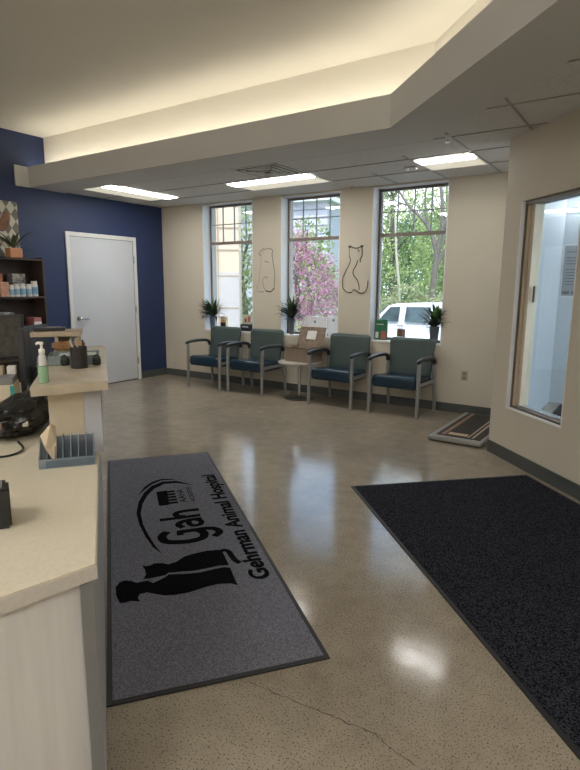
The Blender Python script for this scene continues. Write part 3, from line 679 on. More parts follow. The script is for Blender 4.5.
obj('brown_figure', b, mat('figure_brown', (0.22, 0.10, 0.045), 0.6, var=0.5, scale=14), t, True)
random.seed(21)
t = thing('potted_plant', 'leafy plant in an orange pot on top of the bookcase', 'plant', (0.19, -2.56, ZB+0.001))
b = BM(); rbox(b, -0.06, 0.06, -0.078, 0.078, 0.0, 0.115, 0.012); obj('pot', b, m_pot_t, t)
b = BM()
for (a, l, le, w) in ((1.3, 0.34, 0.85, 0.016), (1.6, 0.30, 1.15, 0.014), (1.5, 0.36, 0.65, 0.018), (1.0, 0.25, 0.5, 0.016), (-1.4, 0.30, 0.8, 0.018), (-1.7, 0.26, 0.5, 0.018), (-1.2, 0.34, 1.0, 0.014), (0.2, 0.22, 0.3, 0.02), (-0.4, 0.2, 0.4, 0.02), (2.0, 0.2, 0.3, 0.02), (1.7, 0.28, 1.4, 0.013)):
    strap_leaf(b, (0, 0, 0.11), a, l, le, w*1.25, 0.25, 8)
obj('foliage', b, mat('waxy_leaf', (0.05, 0.085, 0.035), 0.4, var=0.4, scale=15), t)
b = BM(); tube(b, smooth_path([(0, -0.09, 0.12), (0.03, -0.20, 0.20), (0.04, -0.30, 0.22)]), 0.012); obj('pale_stem', b, m_cream_p, t, True)
flyer('spotted_figurine', 'spotted cream ornament beside the orange pot on the bookcase', 'ornament', (0.20, -2.99, ZB+0.001), 0.16, 0.16, 0.24, mat('spotted', (0.36, 0.26, 0.20), 0.6, var=0.8, scale=22))
# bottles and packets on the shelf
def bottle(y, x, z, r, h, label, col=(0.62, 0.66, 0.70)):
    t = thing('supplement_jar', label, 'jar', (x, y, z), 0, 'white and blue jars on the bookcase')
    b = BM(); lathe(b, [(0, 0), (r*0.95, 0), (r, 0.008), (r, h*0.74), (r*0.8, h*0.82), (0, h*0.82)], seg=20); obj('jar_body', b, m_paper, t, True)
    b = BM(); lathe(b, [(r*1.015, h*0.15), (r*1.02, h*0.16), (r*1.02, h*0.6), (r*1.015, h*0.61)], seg=20); obj('wrap_label', b, mat('jar_label_%d' % int(col[0]*100), col, 0.5, var=0.15), t, True)
    b = BM(); lathe(b, [(0, h*0.82), (r*0.85, h*0.82), (r*0.85, h), (0, h)], seg=20); obj('lid', b, m_paper, t, True)
Z1 = 1.3005
jl = ['blue labelled jar next to the kraft packets on the bookcase shelf', 'blue labelled jar, second along from the packets', 'white topped blue jar under the spotted tin', 'blue labelled jar in front of the gap near the end', 'taller jar closest to the end panel of the bookcase']
for i, (y, r, h) in enumerate([(-2.66, 0.030, 0.14), (-2.595, 0.034, 0.15), (-2.52, 0.036, 0.155), (-2.44, 0.034, 0.15), (-2.36, 0.042, 0.185)]):
    bottle(y, 0.24 if i < 4 else 0.23, Z1, r, h, jl[i], (0.22, 0.42, 0.60) if i % 2 == 0 else (0.30, 0.46, 0.56))
flyer('treat_packet', 'large orange treat packet standing on the bookcase shelf', 'packet', (0.17, -2.80, Z1), 0.05, 0.15, 0.27, mat('kraft_orange', (0.42, 0.15, 0.08), 0.5, var=0.3, scale=25))
flyer('treat_packet', 'smaller pale orange packet in front of the large orange packet', 'packet', (0.25, -2.745, Z1), 0.03, 0.10, 0.17, mat('kraft_pale', (0.55, 0.30, 0.20), 0.5, var=0.3, scale=30))
flyer('treat_tin', 'black and white spotted tin standing behind the blue jars', 'tin', (0.12, -2.52, Z1), 0.13, 0.16, 0.27, mat('spotted_tin', (0.30, 0.28, 0.25), 0.5, var=0.95, scale=24))
flyer('white_carton', 'tall white carton at the visible left end of the shelf', 'carton', (0.22, -2.93, Z1), 0.08, 0.10, 0.32, m_paper)
Z2 = 0.945
flyer('pink_carton', 'pink and white carton on the lower bookcase shelf near its end', 'carton', (0.22, -2.40, Z2), 0.10, 0.20, 0.10, mat('pink_box', (0.36, 0.13, 0.13), 0.5, var=0.2), [('white_band', -0.05, 0.05, 0.003, 0.05, m_paper)], rz=math.pi/2)
flyer('packet_bundle', 'grey patterned packet lying on the lower bookcase shelf', 'packet', (0.20, -2.76, Z2), 0.14, 0.20, 0.17, mat('grey_packet', (0.30, 0.29, 0.30), 0.5, var=0.8, scale=18))
flyer('dark_carton', 'dark carton beside the grey packet on the lower bookcase shelf', 'carton', (0.20, -2.60, Z2), 0.12, 0.10, 0.11, mat('dark_packet', (0.10, 0.10, 0.10), 0.5, var=0.6, scale=18))

# ------------------------------------------------------------------ reception desk
AZ = math.atan2(0.604, -0.797)     # local x = away from the photographer, local y = towards the staff side
DL = (5.59, -5.50, 0)
t = thing('reception_desk', 'pale reception desk with beige work surface and raised counter', 'reception desk', DL, AZ)
k_ = -0.47
b = BM(); prism(b, [(0.0, 0.0), (2.9, 0.0), (2.9, 0.82), (k_*0.82, 0.82)], 0.7595, 0.76) if False else prism(b, [(0.002, 0.0), (2.9, 0.0), (2.9, 0.82), (k_*0.82+0.002, 0.82)], 0.722, 0.76)
bmesh.ops.bevel(b, geom=[e for e in b.edges if abs(e.verts[0].co.z-e.verts[1].co.z) < 1e-4 and e.verts[0].co.z > 0.75], offset=0.004, segments=2, affect='EDGES')
obj('work_surface', b, m_counter, t)
b = BM(); prism(b, [(-0.0005, 0.0), (0.0018, 0.0), (k_*0.82+0.0018, 0.82), (k_*0.82-0.0005, 0.82)], 0.722, 0.7585); obj('edge_band', b, m_counter_e, t)
b = BM(); prism(b, [(0.014, 0.046), (0.040, 0.046), (k_*0.8+0.04, 0.80), (k_*0.8+0.015, 0.80)], 0, 0.721); obj('end_panel', b, m_wood_w, t)
b = BM(); prism(b, [(0.012, 0.013), (2.28, 0.013), (2.28, 0.045), (0.012, 0.045)], 0, 0.721); obj('outer_panel', b, m_grey_p, t)
b = BM(); prism(b, [(0.000, 0.012), (0.0119, 0.012), (0.0119, 0.042), (-0.012, 0.042)], 0, 0.721); obj('shaded_panel_edge', b, m_edge, t)  # near end of the outer panel; its shadow is put into the darker grey
b = BM(); prism(b, [(0.98, -0.02), (2.26, -0.02), (2.26, 0.047), (0.98, 0.047)], 0.761, 1.03); obj('upper_panel', b, m_grey_p, t)
b = BM(); prism(b, [(0.985, 0.048), (1.01, 0.048), (0.98, 0.176), (0.955, 0.176)], 0.761, 1.03)
obj('raised_end_panel', b, m_cream_p, t)
b = BM(); prism(b, [(1.02, 0.176), (2.26, 0.176), (2.26, 0.156), (1.02, 0.156)], 0.761, 1.03); obj('inner_panel', b, m_cream_p, t)
b = BM(); prism(b, [(0.925, -0.052), (2.28, -0.052), (2.28, 0.235), (0.855, 0.225)], 1.034, 1.07)
b2 = b; obj('raised_counter', b2, m_counter2, t)
def desk(s, tt, z):   # world position of a point in the desk's frame
    c_, s_ = math.cos(AZ), math.sin(AZ); return (DL[0]+c_*s-s_*tt, DL[1]+s_*s+c_*tt, z)
ZU, ZL = 1.0705, 0.7605
# sanitizer
t = thing('sanitizer_bottle', 'clear pump bottle of green hand gel on the raised counter', 'bottle', desk(0.95, 0.185, ZU), AZ)
t.scale = (0.86, 0.86, 1.14)
b = BM(); lathe(b, [(0, 0.001), (0.019, 0.001), (0.021, 0.006), (0.021, 0.058), (0, 0.058)], seg=20); obj('green_gel', b, m_green_liq, t, True)
b = BM(); lathe(b, [(0.0215, 0.0), (0.023, 0.004), (0.023, 0.075), (0.019, 0.092), (0.011, 0.102), (0.011, 0.108)], seg=20); obj('bottle_shell', b, m_clear, t, True)
b = BM(); lathe(b, [(0.017, 0.060), (0.016, 0.085), (0.011, 0.10), (0.013, 0.103), (0.013, 0.115), (0.006, 0.118), (0.005, 0.130), (0.009, 0.132), (0.009, 0.140), (0, 0.140)], seg=16); tube(b, [(0, 0, 0.136), (0, 0.016, 0.137), (0, 0.022, 0.132)], 0.0045); obj('pump', b, m_pump, t, True)
# pen cup
t = thing('pen_cup', 'black pen cup with pens on the raised counter', 'pen cup', desk(1.33, 0.067, ZU), AZ)
b = BM(); lathe(b, [(0, 0.0), (0.036, 0.0), (0.037, 0.004), (0.037, 0.098), (0.034, 0.098), (0.033, 0.01), (0, 0.01)], seg=28); obj('cup', b, mat('black_mesh_cup', (0.025, 0.022, 0.020), 0.4, var=0.4, scale=120), t, True)
for (dx, dy, lx, ly, h, c_) in ((0.01, 0.012, 0.02, 0.028, 0.145, (0.12, 0.12, 0.13)), (-0.012, 0.004, -0.02, 0.034, 0.135, (0.50, 0.48, 0.44)), (0.0, -0.012, 0.012, -0.02, 0.128, (0.05, 0.05, 0.06)), (-0.01, -0.01, -0.02, 0.01, 0.14, (0.35, 0.33, 0.30))):
    p = BM(); tube(p, [(dx, dy, 0.012), (lx, ly, h)], 0.0042, 8); q = obj('pen', p, mat('pen_%d' % int(c_[0]*100), c_, 0.3)); q.location = desk(1.33, 0.067, ZU); q.rotation_euler = (0, 0, AZ)
    tag(q, {12: 'charcoal pen in the black pen cup, tallest', 50: 'white pen in the black pen cup', 5: 'black pen in the black pen cup, shortest', 35: 'tan grey pen in the black pen cup'}[int(round(c_[0]*100))], 'pen', 'pens in the cup')
# tray with pads
t = thing('letter_tray', 'clear grey letter tray lying behind the pen cup', 'tray', desk(1.53, 0.095, ZU), AZ)
b = BM(); hx, hy = 0.10, 0.115
box(b, -hx, hx, -hy, hy, 0.0, 0.004)
for (a1, a2, c1, c2) in ((-hx, hx, -hy, -hy+0.004), (-hx, hx, hy-0.004, hy), (-hx, -hx+0.004, -hy, hy), (hx-0.004, hx, -hy, hy)): box(b, a1, a2, c1, c2, 0, 0.045)
obj('tray_body', b, mat('grey_teal_plastic', (0.20, 0.25, 0.25), 0.25, var=0.15, scale=30), t)
for k in range(9):
    pass
t = thing('leaflet_stack', 'stack of pale leaflets lying in the grey letter tray', 'leaflets', desk(1.53, 0.095, ZU+0.005), AZ)
b = BM()
for k in range(5): box(b, -0.085+0.004*k, 0.08, -0.10, 0.095-0.006*k, 0.007*k, 0.007*k+0.006)
obj('sheets', b, mat('leaflet_mix', (0.42, 0.44, 0.42), 0.6, var=0.45, scale=35), t)
for (s, tt, lb) in ((1.40, -0.008, 'small black clip on the counter edge side of the pen cup'), (1.42, 0.135, 'small black tape dispenser on the staff side of the pen cup')):
    t = thing('tape_dispenser' if tt > 0 else 'binder_clip', lb, 'desk accessory', desk(s, tt, ZU+0.0455 if False else ZU), AZ)
    b = BM(); rbox(b, -0.018, 0.012, -0.019, 0.019, 0, 0.040, 0.010, 4); obj('body', b, m_black, t, True)
    b = BM(); tube(b, [(-0.0, -0.015, 0.038), (-0.0, 0, 0.050), (-0.0, 0.015, 0.038)], 0.004); obj('clip_arm', b, m_black, t, True)
# riser at the far end with things on and under it
t = thing('desk_riser', 'light tan wooden riser shelf at the far end of the counter', 'riser', desk(2.13, 0.20, ZU), AZ)
b = BM(); rbox(b, -0.12, 0.13, -0.125, 0.145, 0.085, 0.112, 0.004); obj('riser_top', b, m_tan, t)
b = BM(); rbox(b, -0.11, 0.12, -0.115, -0.095, 0.0, 0.085, 0.003); obj('riser_leg', b, m_tan, t)
b = BM(); rbox(b, -0.11, 0.12, 0.0, 0.020, 0.0, 0.085, 0.003); obj('riser_leg', b, m_tan, t)
b = BM(); box(b, 0.10, 0.112, -0.095, 0.0, 0.0, 0.085); obj('riser_back', b, m_cream_p, t)
t = thing('desk_phone', 'flat black handset lying on the tan riser', 'phone', desk(2.13, 0.25, ZU+0.1125), AZ)
b = BM(); rbox(b, -0.05, 0.05, -0.085, 0.085, 0, 0.018, 0.007, 3); obj('handset_body', b, m_black, t, True)
b = BM(); rbox(b, -0.02, 0.03, -0.06, 0.02, 0.0181, 0.021, 0.001); obj('keypad', b, m_edge, t)
t = thing('wooden_bowl', 'brown curved wooden dish on the counter before the riser', 'dish', desk(1.80, 0.135, ZU), AZ)
b = BM(); lathe(b, [(0, 0.003), (0.035, 0.0), (0.065, 0.03), (0.085, 0.07), (0.080, 0.072), (0.06, 0.036), (0.03, 0.008), (0, 0.008)], seg=28)
for v in b.verts:
    if v.co.z > 0.03 and v.co.x < 0: v.co.z *= 0.72
obj('dish', b, m_brown, t, True)
# brochure holder with dividers
t = thing('brochure_holder', 'blue grey acrylic card holder with seven upright dividers', 'card holder', desk(0.82, 0.012, ZL), AZ)
b = BM(); box(b, 0, 0.115, 0, 0.20, 0, 0.004); box(b, 0, 0.003, 0, 0.20, 0.004, 0.036); box(b, 0.112, 0.115, 0, 0.20, 0.004, 0.095); obj('holder_base', b, m_acry, t)
for k in range(8):
    y = 0.0+0.1965*k/7
    b = BM(); q = [(0, 0.004), (0.112, 0.004), (0.112, 0.105), (0.085, 0.10), (0.0, 0.036)]
    A = [b.verts.new((p[0], y, p[1])) for p in q]; B2 = [b.verts.new((p[0], y+0.0032, p[1])) for p in q]
    b.faces.new(A); b.faces.new(B2[::-1])
    for i in range(len(q)): b.faces.new([A[i], A[(i+1) % len(q)], B2[(i+1) % len(q)], B2[i]])
    obj('divider', b, m_acry, t)
b = BM(); box(b, -0.0006, 0.0, 0.0, 0.175, 0.004, 0.030); obj('front_lip', b, mat('slate_acrylic', (0.10, 0.135, 0.17), 0.2, var=0.1), t)
t = thing('cream_card', 'cream folded card sticking up out of the acrylic holder', 'card', desk(0.845, 0.178, ZL+0.006), AZ)
t.scale = (1, 0.72, 0.85)
b = BM(); A = [b.verts.new(p) for p in ((0.0, -0.035, 0.0), (0.0, 0.012, 0.075), (0.01, 0.035, 0.135), (0.02, -0.018, 0.185), (0.045, -0.04, 0.165), (0.03, -0.04, 0.06))]
B2 = [b.verts.new(v.co+Vector((0.003, 0, 0.001))) for v in A]; b.faces.new(A); b.faces.new(B2[::-1])
for i in range(6): b.faces.new([A[i], A[(i+1) % 6], B2[(i+1) % 6], B2[i]])
obj('card', b, m_cardc, t)
# black box near the left picture edge
t = thing('card_terminal', 'black angular device on the work surface nearest the photographer', 'device', desk(0.29, 0.230, ZL), AZ)
b = BM(); prism(b, [(0.0, 0.0), (0.09, 0.015), (0.10, 0.16), (-0.02, 0.16)], 0.0, 0.12); bmesh.ops.bevel(b, geom=b.edges[:], offset=0.008, segments=2, affect='EDGES'); obj('device_body', b, m_black, t)
b = BM(); prism(b, [(0.012, 0.02), (0.075, 0.03), (0.08, 0.13), (0.0, 0.13)], 0.1201, 0.123); obj('screen', b, m_edge, t)
# black bag lump and cables
random.seed(5)
t = thing('black_bag', 'crumpled black bag lying on the work surface behind the holder', 'bag', desk(1.44, 0.372, ZL), AZ)
t.scale = (0.95, 1.0, 0.86)
b = BM(); tb = bmesh.new(); bmesh.ops.create_icosphere(tb, subdivisions=5, radius=1.0)
for v in tb.verts:
    p = v.co.copy(); n1 = mnoise.noise(p*2.2+Vector((3, 1, 7)))*0.22 + mnoise.noise(p*6)*0.10 + abs(mnoise.noise(p*11))*0.06
    q = p*(1+n1); q.x *= 0.24; q.y *= 0.165; q.z = q.z*0.095+0.095
    if q.z < 0.004: q.z = 0.002
    if q.z > 0.05: q.z += (q.z-0.05)*0.55*(-q.y/0.165)
    v.co = q
merge(b, tb); obj('bag_body', b, mat('black_bag_fabric', (0.012, 0.011, 0.010), 0.38, var=0.6, scale=14, bump=0.4), t, True)
b = BM(); tube(b, smooth_path([(-0.12, -0.10, 0.10), (-0.17, 0.0, 0.16), (-0.10, 0.13, 0.17), (0.05, 0.16, 0.12)]), 0.008); obj('strap', b, m_black, t, True)
b = BM(); rbox(b, -0.235, -0.222, 0.02, 0.085, 0.075, 0.115, 0.003); obj('tan_tag', b, mat('tag_tan', (0.25, 0.17, 0.13), 0.5), t)
b = BM(); rbox(b, -0.232, -0.220, -0.085, -0.060, 0.085, 0.115, 0.003); obj('grey_buckle', b, m_chrome, t)
def cable(label, pts, r=0.0045):
    b = BM(); w = [desk(*p) for p in pts]; tube(b, smooth_path(w, 8), r, 8); tag(obj('cable', b, m_black, smooth=True), label, 'cable', 'black cables on the desk')
cable('black cable looping out in front of the crumpled bag', [(1.20, 0.33, 0.775), (1.10, 0.30, 0.766), (1.02, 0.35, 0.766), (1.03, 0.45, 0.766), (1.06, 0.62, 0.766)])
cable('thicker black cable lying left of the holder beside the bag', [(1.22, 0.50, 0.767), (1.13, 0.46, 0.767), (1.10, 0.53, 0.767), (1.12, 0.57, 0.767)], 0.006)
cable('grey black cable running past the back of the bag', [(1.85, 0.30, 0.766), (1.86, 0.36, 0.766), (1.80, 0.39, 0.766), (1.70, 0.60, 0.766), (1.66, 0.78, 0.766)], 0.005)
# monitors
t = thing('curved_monitor', 'dark monitor seen nearly edge on beyond the green gel bottle', 'monitor', desk(2.25, 0.375, ZL), AZ)
b = BM(); pts = []
for k in range(9):
    s = k/8; pts.append((-0.20+0.42*s, 0.04-0.10*s + 0.035*math.sin(math.pi*s)))
back = [(p[0]+0.004, p[1]-0.028) for p in pts]
prism(b, pts+back[::-1], 0.075, 0.44); obj('screen_housing', b, mat('monitor_shell', (0.05, 0.052, 0.06), 0.25), t)
b = BM(); rbox(b, -0.03, 0.05, -0.045, -0.02, 0.008, 0.20, 0.006); obj('stand', b, m_black, t)
b = BM(); rbox(b, -0.10, 0.12, -0.10, 0.06, 0.0, 0.010, 0.004); obj('stand_foot', b, m_black, t)
t = thing('desk_monitor', 'black framed monitor facing the photographer at the picture edge', 'monitor', desk(2.45, 0.56, ZL), AZ)
b = BM(); rbox(b, 0, 0.035, -0.13, 0.36, 0.225, 0.50, 0.006); obj('bezel', b, m_black, t)
b = BM(); box(b, -0.003, -0.0002, -0.115, 0.345, 0.24, 0.485); obj('screen', b, mat('dark_screen', (0.06, 0.057, 0.05), 0.2, var=0.5, scale=20), t)
b = BM(); rbox(b, 0.036, 0.06, 0.08, 0.15, 0.01, 0.36, 0.005); rbox(b, -0.03, 0.14, 0.02, 0.22, 0.0, 0.012, 0.004); obj('stand', b, m_black, t)
def dbox(name, label, cat, s, tt, z, lx, ly, h, m, stripe=None):
    t = thing(name, label, cat, desk(s, tt, z), AZ)
    b = BM(); rbox(b, 0, lx, 0, ly, 0.0, h, 0.004); obj('body', b, m, t)
    if stripe: b = BM(); box(b, -0.0015, -0.0002, -0.0005, 0.02, 0.004, h-0.004); obj('side_stripe', b, stripe, t)
    return t
dbox('white_carton', 'white carton with a teal edge on the desk under the monitor', 'carton', 1.86, 0.425, ZL, 0.20, 0.30, 0.155, m_cream_p, m_teal)
dbox('document_folder', 'dark folder lying on the white teal edged carton', 'folder', 1.87, 0.43, ZL+0.156, 0.18, 0.27, 0.035, m_edge)
dbox('small_paper_box', 'small white box on the dark folder under the monitor', 'box', 2.0, 0.43, ZL+0.192, 0.06, 0.045, 0.045, m_paper)
dbox('small_paper_box', 'second small tan box on the dark folder, at the picture edge', 'box', 1.98, 0.49, ZL+0.192, 0.06, 0.05, 0.05, m_tan)
dbox('file_tray', 'low cream file tray on the desk behind the black bag', 'tray', 1.72, 0.62, ZL, 0.12, 0.18, 0.05, m_cream_p)

# ------------------------------------------------------------------ outside
GZ = -0.85
m_asph = mat('parking_asphalt', (0.22, 0.22, 0.225), 0.9, var=0.2, scale=3)
m_grass = mat('lawn_green', (0.10, 0.20, 0.04), 0.9, var=0.4, scale=3)
b = BM(); box(b, -60, 60, 0.35, 12.5, GZ-0.1, GZ); struct('ground_parking', b, m_asph)
b = BM(); box(b, -60, 60, 12.5, 70, GZ-0.1, GZ+0.02); struct('ground_lawn', b, m_grass)
# neighbouring stucco wing seen through the left window
m_stucco = mat('tan_stucco', (0.58, 0.45, 0.32), 0.8, var=0.04, scale=5)
t = thing('stucco_building', 'tan stucco building wing outside the left window', 'building', (-1.72, 4.0, GZ), math.radians(38))
b = BM(); box(b, -7, 0, 0, 3.5, 0, 6.0); obj('wall', b, m_stucco, t)
b = BM()
for z in (1.0, 1.75, 2.5, 3.1, 3.6, 4.1): box(b, -7, 0.0, -0.020, -0.001, z, z+0.03)
for k in range(7): box(b, -0.5-1.0*k, -0.47-1.0*k, -0.020, -0.001, 0.6, 5.9)
obj('wall_joint', b, mat('stucco_joint', (0.34, 0.24, 0.16), 0.8), t)
b = BM(); box(b, -7, 0.002, -0.014, -0.001, 0.0, 1.0+1.6); 
obj('lower_cladding', b, mat('pale_cladding', (0.46, 0.41, 0.38), 0.8, var=0.03), t)
b = BM(); box(b, -7.1, 0.1, -0.12, 3.6, 6.0, 6.2); obj('roof', b, m_edge, t)
# grey house with eaves behind the pink tree
m_lav = mat('lavender_siding', (0.52, 0.50, 0.56), 0.7, var=0.06, scale=3, stretch=(0.3, 0.3, 14))
t = thing('grey_house', 'pale grey sided house with brown roof behind the pink tree', 'house', (-7.1, 16.2, GZ), math.radians(8))
b = BM(); box(b, -5, 0.6, 0, 3, 0, 6.1); obj('wall', b, m_lav, t)
b = BM()
for k in range(7): box(b, -5, 0.6, -0.04, -0.001, 3.6+0.36*k, 3.64+0.36*k)
obj('siding_shadow_line', b, mat('siding_line', (0.25, 0.24, 0.28), 0.8), t)
b = BM(); prism(b, [(-5.4, -0.5), (0.9, -0.5), (0.9, 3.5), (-5.4, 3.5)], 6.1, 6.3); obj('eave', b, m_white, t)
b = BM(); A = [b.verts.new(p) for p in ((-5.4, -0.5, 6.3), (0.9, -0.5, 6.3), (0.9, 3.5, 6.3), (-5.4, 3.5, 6.3), (-5.4, 1.5, 8.2), (0.9, 1.5, 8.2))]
for f in ((0, 1, 5, 4), (2, 3, 4, 5), (1, 2, 5), (0, 4, 3), (0, 3, 2, 1)): b.faces.new([A[i] for i in f])
obj('roof', b, mat('brown_shingle', (0.30, 0.15, 0.09), 0.8, var=0.2, scale=8), t)
b = BM()
for x in (-1.6,): box(b, x-0.5, x+0.5, -0.03, -0.001, 2.2, 3.4)
obj('house_window', b, mat('dark_house_glass', (0.06, 0.08, 0.10), 0.1), t)

def leaf_mesh(name, blobs, n, size, m, parent, seed, twist=1.0):
    rnd = random.Random(seed); V = []; F = []
    tot = sum(bb[3]*bb[4]*bb[5] for bb in blobs)
    for bb in blobs:
        cx, cy, cz, rx, ry, rz = bb; k = int(n*rx*ry*rz/tot)
        for _ in range(k):
            while True:
                x, y, z = rnd.uniform(-1, 1), rnd.uniform(-1, 1), rnd.uniform(-1, 1); d2 = x*x+y*y+z*z
                if d2 <= 1 and rnd.random() < 0.25+0.75*d2: break
            c = Vector((cx+x*rx, cy+y*ry, cz+z*rz))
            if mnoise.noise(c*1.6) < -0.18: continue
            a = Vector((rnd.gauss(0, 1), rnd.gauss(0, 1), rnd.gauss(0, 1))).normalized(); o_ = Vector((rnd.gauss(0, 1), rnd.gauss(0, 1), rnd.gauss(0, 1))); bq = a.cross(o_).normalized()
            s = size*rnd.uniform(0.6, 1.3); i0 = len(V)
            V += [c-a*s, c+bq*s*0.5, c+a*s, c-bq*s*0.5]; F.append((i0, i0+1, i0+2, i0+3))
    me = bpy.data.meshes.new(name); me.from_pydata([tuple(v) for v in V], [], F); me.materials.append(m)
    o = bpy.data.objects.new(name, me); COL.objects.link(o); o.parent = parent; return o
def leafmat(name, c1, c2, trans=0.35):
    m = bpy.data.materials.new(name); m.use_nodes = True; nt = m.node_tree; bs = nt.nodes['Principled BSDF']
    tc = nt.nodes.new('ShaderNodeTexCoord'); n = nt.nodes.new('ShaderNodeTexNoise'); n.inputs['Scale'].default_value = 2.2; n.inputs['Detail'].default_value = 8
    rp = nt.nodes.new('ShaderNodeValToRGB'); rp.color_ramp.elements[0].position = 0.35; rp.color_ramp.elements[1].position = 0.65
    rp.color_ramp.elements[0].color = (*c1, 1); rp.color_ramp.elements[1].color = (*c2, 1)
    nt.links.new(tc.outputs['Object'], n.inputs['Vector']); nt.links.new(n.outputs['Fac'], rp.inputs['Fac']); nt.links.new(rp.outputs['Color'], bs.inputs['Base Color'])
    bs.inputs['Roughness'].default_value = 0.6
    tr = nt.nodes.new('ShaderNodeBsdfTranslucent'); mx = nt.nodes.new('ShaderNodeMixShader'); mx.inputs['Fac'].default_value = trans
    out = nt.nodes['Material Output']; nt.links.new(rp.outputs['Color'], tr.inputs['Color'])
    nt.links.new(bs.outputs[0], mx.inputs[1]); nt.links.new(tr.outputs[0], mx.inputs[2]); nt.links.new(mx.outputs[0], out.inputs['Surface'])
    return m
lm_green = leafmat('spring_green_leaves', (0.13, 0.21, 0.07), (0.52, 0.57, 0.24))
lm_dark = leafmat('deep_green_leaves', (0.06, 0.13, 0.07), (0.20, 0.30, 0.15))
lm_pink = leafmat('pink_blossom', (0.30, 0.10, 0.16), (0.66, 0.38, 0.47))
m_bark = mat('grey_bark', (0.13, 0.11, 0.095), 0.9, var=0.3, scale=10, bump=0.5)
def branches(bm, base, h, r, seed, n=7, spread=0.5):
    rnd = random.Random(seed)
    top = Vector(base)+Vector((rnd.uniform(-.3, .3), rnd.uniform(-.3, .3), h))
    trunk = smooth_path([base, Vector(base)+Vector((0.1, 0, h*0.35)), Vector(base)+Vector((-0.05, 0, h*0.7)), top], 5)
    tube(bm, trunk, [r*(1-0.75*i/(len(trunk)-1)) for i in range(len(trunk))], 10)
    for k in range(n):
        s = rnd.uniform(0.35, 0.9); p = trunk[int(s*(len(trunk)-1))]; a = rnd.uniform(0, 6.28); l = h*rnd.uniform(0.25, 0.5)
        q = p+Vector((math.cos(a)*l*spread, math.sin(a)*l*spread, l*0.8)); mid = (p+q)/2+Vector((rnd.uniform(-.1, .1), rnd.uniform(-.1, .1), -0.1))
        rr = r*(1-0.75*s)*0.6; pth = smooth_path([p, mid, q], 4); tube(bm, pth, [rr*(1-0.8*i/(len(pth)-1)) for i in range(len(pth))], 7)
def tree(name, label, loc, blobs, n, size, m, h, r, seed, group=None, nb=7, spread=0.5, cat='tree'):
    t = thing(name, label, cat, loc, 0, group)
    if h: b = BM(); branches(b, (0, 0, 0), h, r, seed, nb, spread); obj('trunk', b, m_bark, t, True)
    leaf_mesh('foliage', blobs, n, size, m, t, seed); return t
tree('blossom_tree', 'pink blossoming tree outside the middle window', (-2.15, 7.2, GZ), [(0, 0, 2.3, 1.3, 1.1, 1.6), (-0.4, 0, 3.3, 0.8, 0.8, 1.0), (0.6, 0, 1.8, 0.9, 0.9, 1.0)], 7500, 0.042, lm_pink, 3.2, 0.09, 3, nb=10)
tree('evergreen_tree', 'dense green tree behind the pink tree, outside the middle window', (-4.7, 11.8, GZ), [(0, 0, 2.0, 1.3, 1.2, 1.9), (0.1, 0, 3.6, 0.9, 0.9, 1.3)], 7000, 0.08, lm_green, 4.0, 0.12, 4)
tree('garden_shrub', 'low bright green shrub below the pink tree', (-1.15, 5.4, GZ), [(0, 0, 0.8, 0.7, 0.5, 0.65)], 2500, 0.045, lm_green, 0, 0, 8, cat='shrub')
tree('garden_tree', 'leafy green tree at the edge of the tan building, left window', (-5.3, 8.6, GZ), [(0, 0, 2.6, 1.6, 1.3, 2.4)], 6500, 0.07, lm_green, 4.0, 0.12, 6)
# trees beyond the car
tall = tree('woodland_tree', 'tall leafy woodland tree beyond the white car, at the left side', (-3.4, 16.5, GZ), [(0, 0, 5.0, 1.9, 1.5, 2.6), (0.5, 0, 2.4, 1.8, 1.4, 1.9), (-0.8, 0, 7.4, 1.5, 1.3, 1.4)], 9000, 0.085, lm_green, 8.5, 0.16, 14, 'woodland trees beyond the parking lot', nb=14)
dup(tall, (-2.6, 21.2, GZ), 2.0, 'leafy woodland tree standing behind the bare grey trunk', scale=(1.0, 1.0, 0.86))
dk = tree('woodland_tree', 'darker woodland tree beyond the white car with sparse crown', (-8.4, 31.0, GZ), [(0, 0, 3.0, 2.4, 1.6, 2.6), (0.5, 0, 5.6, 1.8, 1.5, 1.8)], 9000, 0.10, lm_dark, 7.5, 0.18, 15, 'woodland trees beyond the parking lot', nb=12)
dup(dk, (-14.5, 26.5, GZ), 1.2, 'dark woodland tree far behind the grey house, left of it', scale=(1.5, 1.5, 1.3))
dup(dk, (-4.6, 26.3, GZ), 2.8, 'dark woodland tree farthest off, between the two leafy ones', scale=(1.3, 1.3, 0.9))
dup(tall, (-12.2, 13.0, GZ), 0.7, 'leafy tree seen past the corner of the tan building', scale=(1.1, 1.1, 0.9))
dup(tall, (-11.5, 33.5, GZ), 3.4, 'leafy tree far behind the green middle window tree', scale=(1.2, 1.2, 0.95))
b = BM()
t = thing('bare_tree', 'bare grey forked tree beyond the white car, right window', 'tree', (-0.75, 14.6, GZ))
tube(b, smooth_path([(0, 0, 0), (-0.05, 0, 1.6), (0.08, 0, 3.4), (0.25, 0, 4.6)], 6), [0.15-0.003*i for i in range(19)], 12)
for pts, rr in (([(0.10, 0, 3.5), (-0.35, 0, 4.6), (-1.2, 0.1, 5.4), (-1.9, 0.1, 6.4)], 0.10), ([(0.25, 0, 4.5), (0.15, 0, 5.6), (-0.2, 0, 7.2)], 0.11), ([(0.25, 0, 4.5), (0.7, 0, 5.6), (0.9, 0, 7.0)], 0.09), ([(-0.35, 0, 4.6), (-0.5, 0, 5.6), (-0.4, 0, 6.8)], 0.06), ([(0.05, 0, 3.0), (0.5, 0, 3.9), (1.1, 0, 5.0)], 0.07), ([(-1.2, .1, 5.4), (-1.7, .1, 5.6), (-2.4, .1, 6.0)], 0.04)):
    pth = smooth_path(pts, 5); tube(b, pth, [rr*(1-0.7*i/(len(pth)-1)) for i in range(len(pth))], 8)
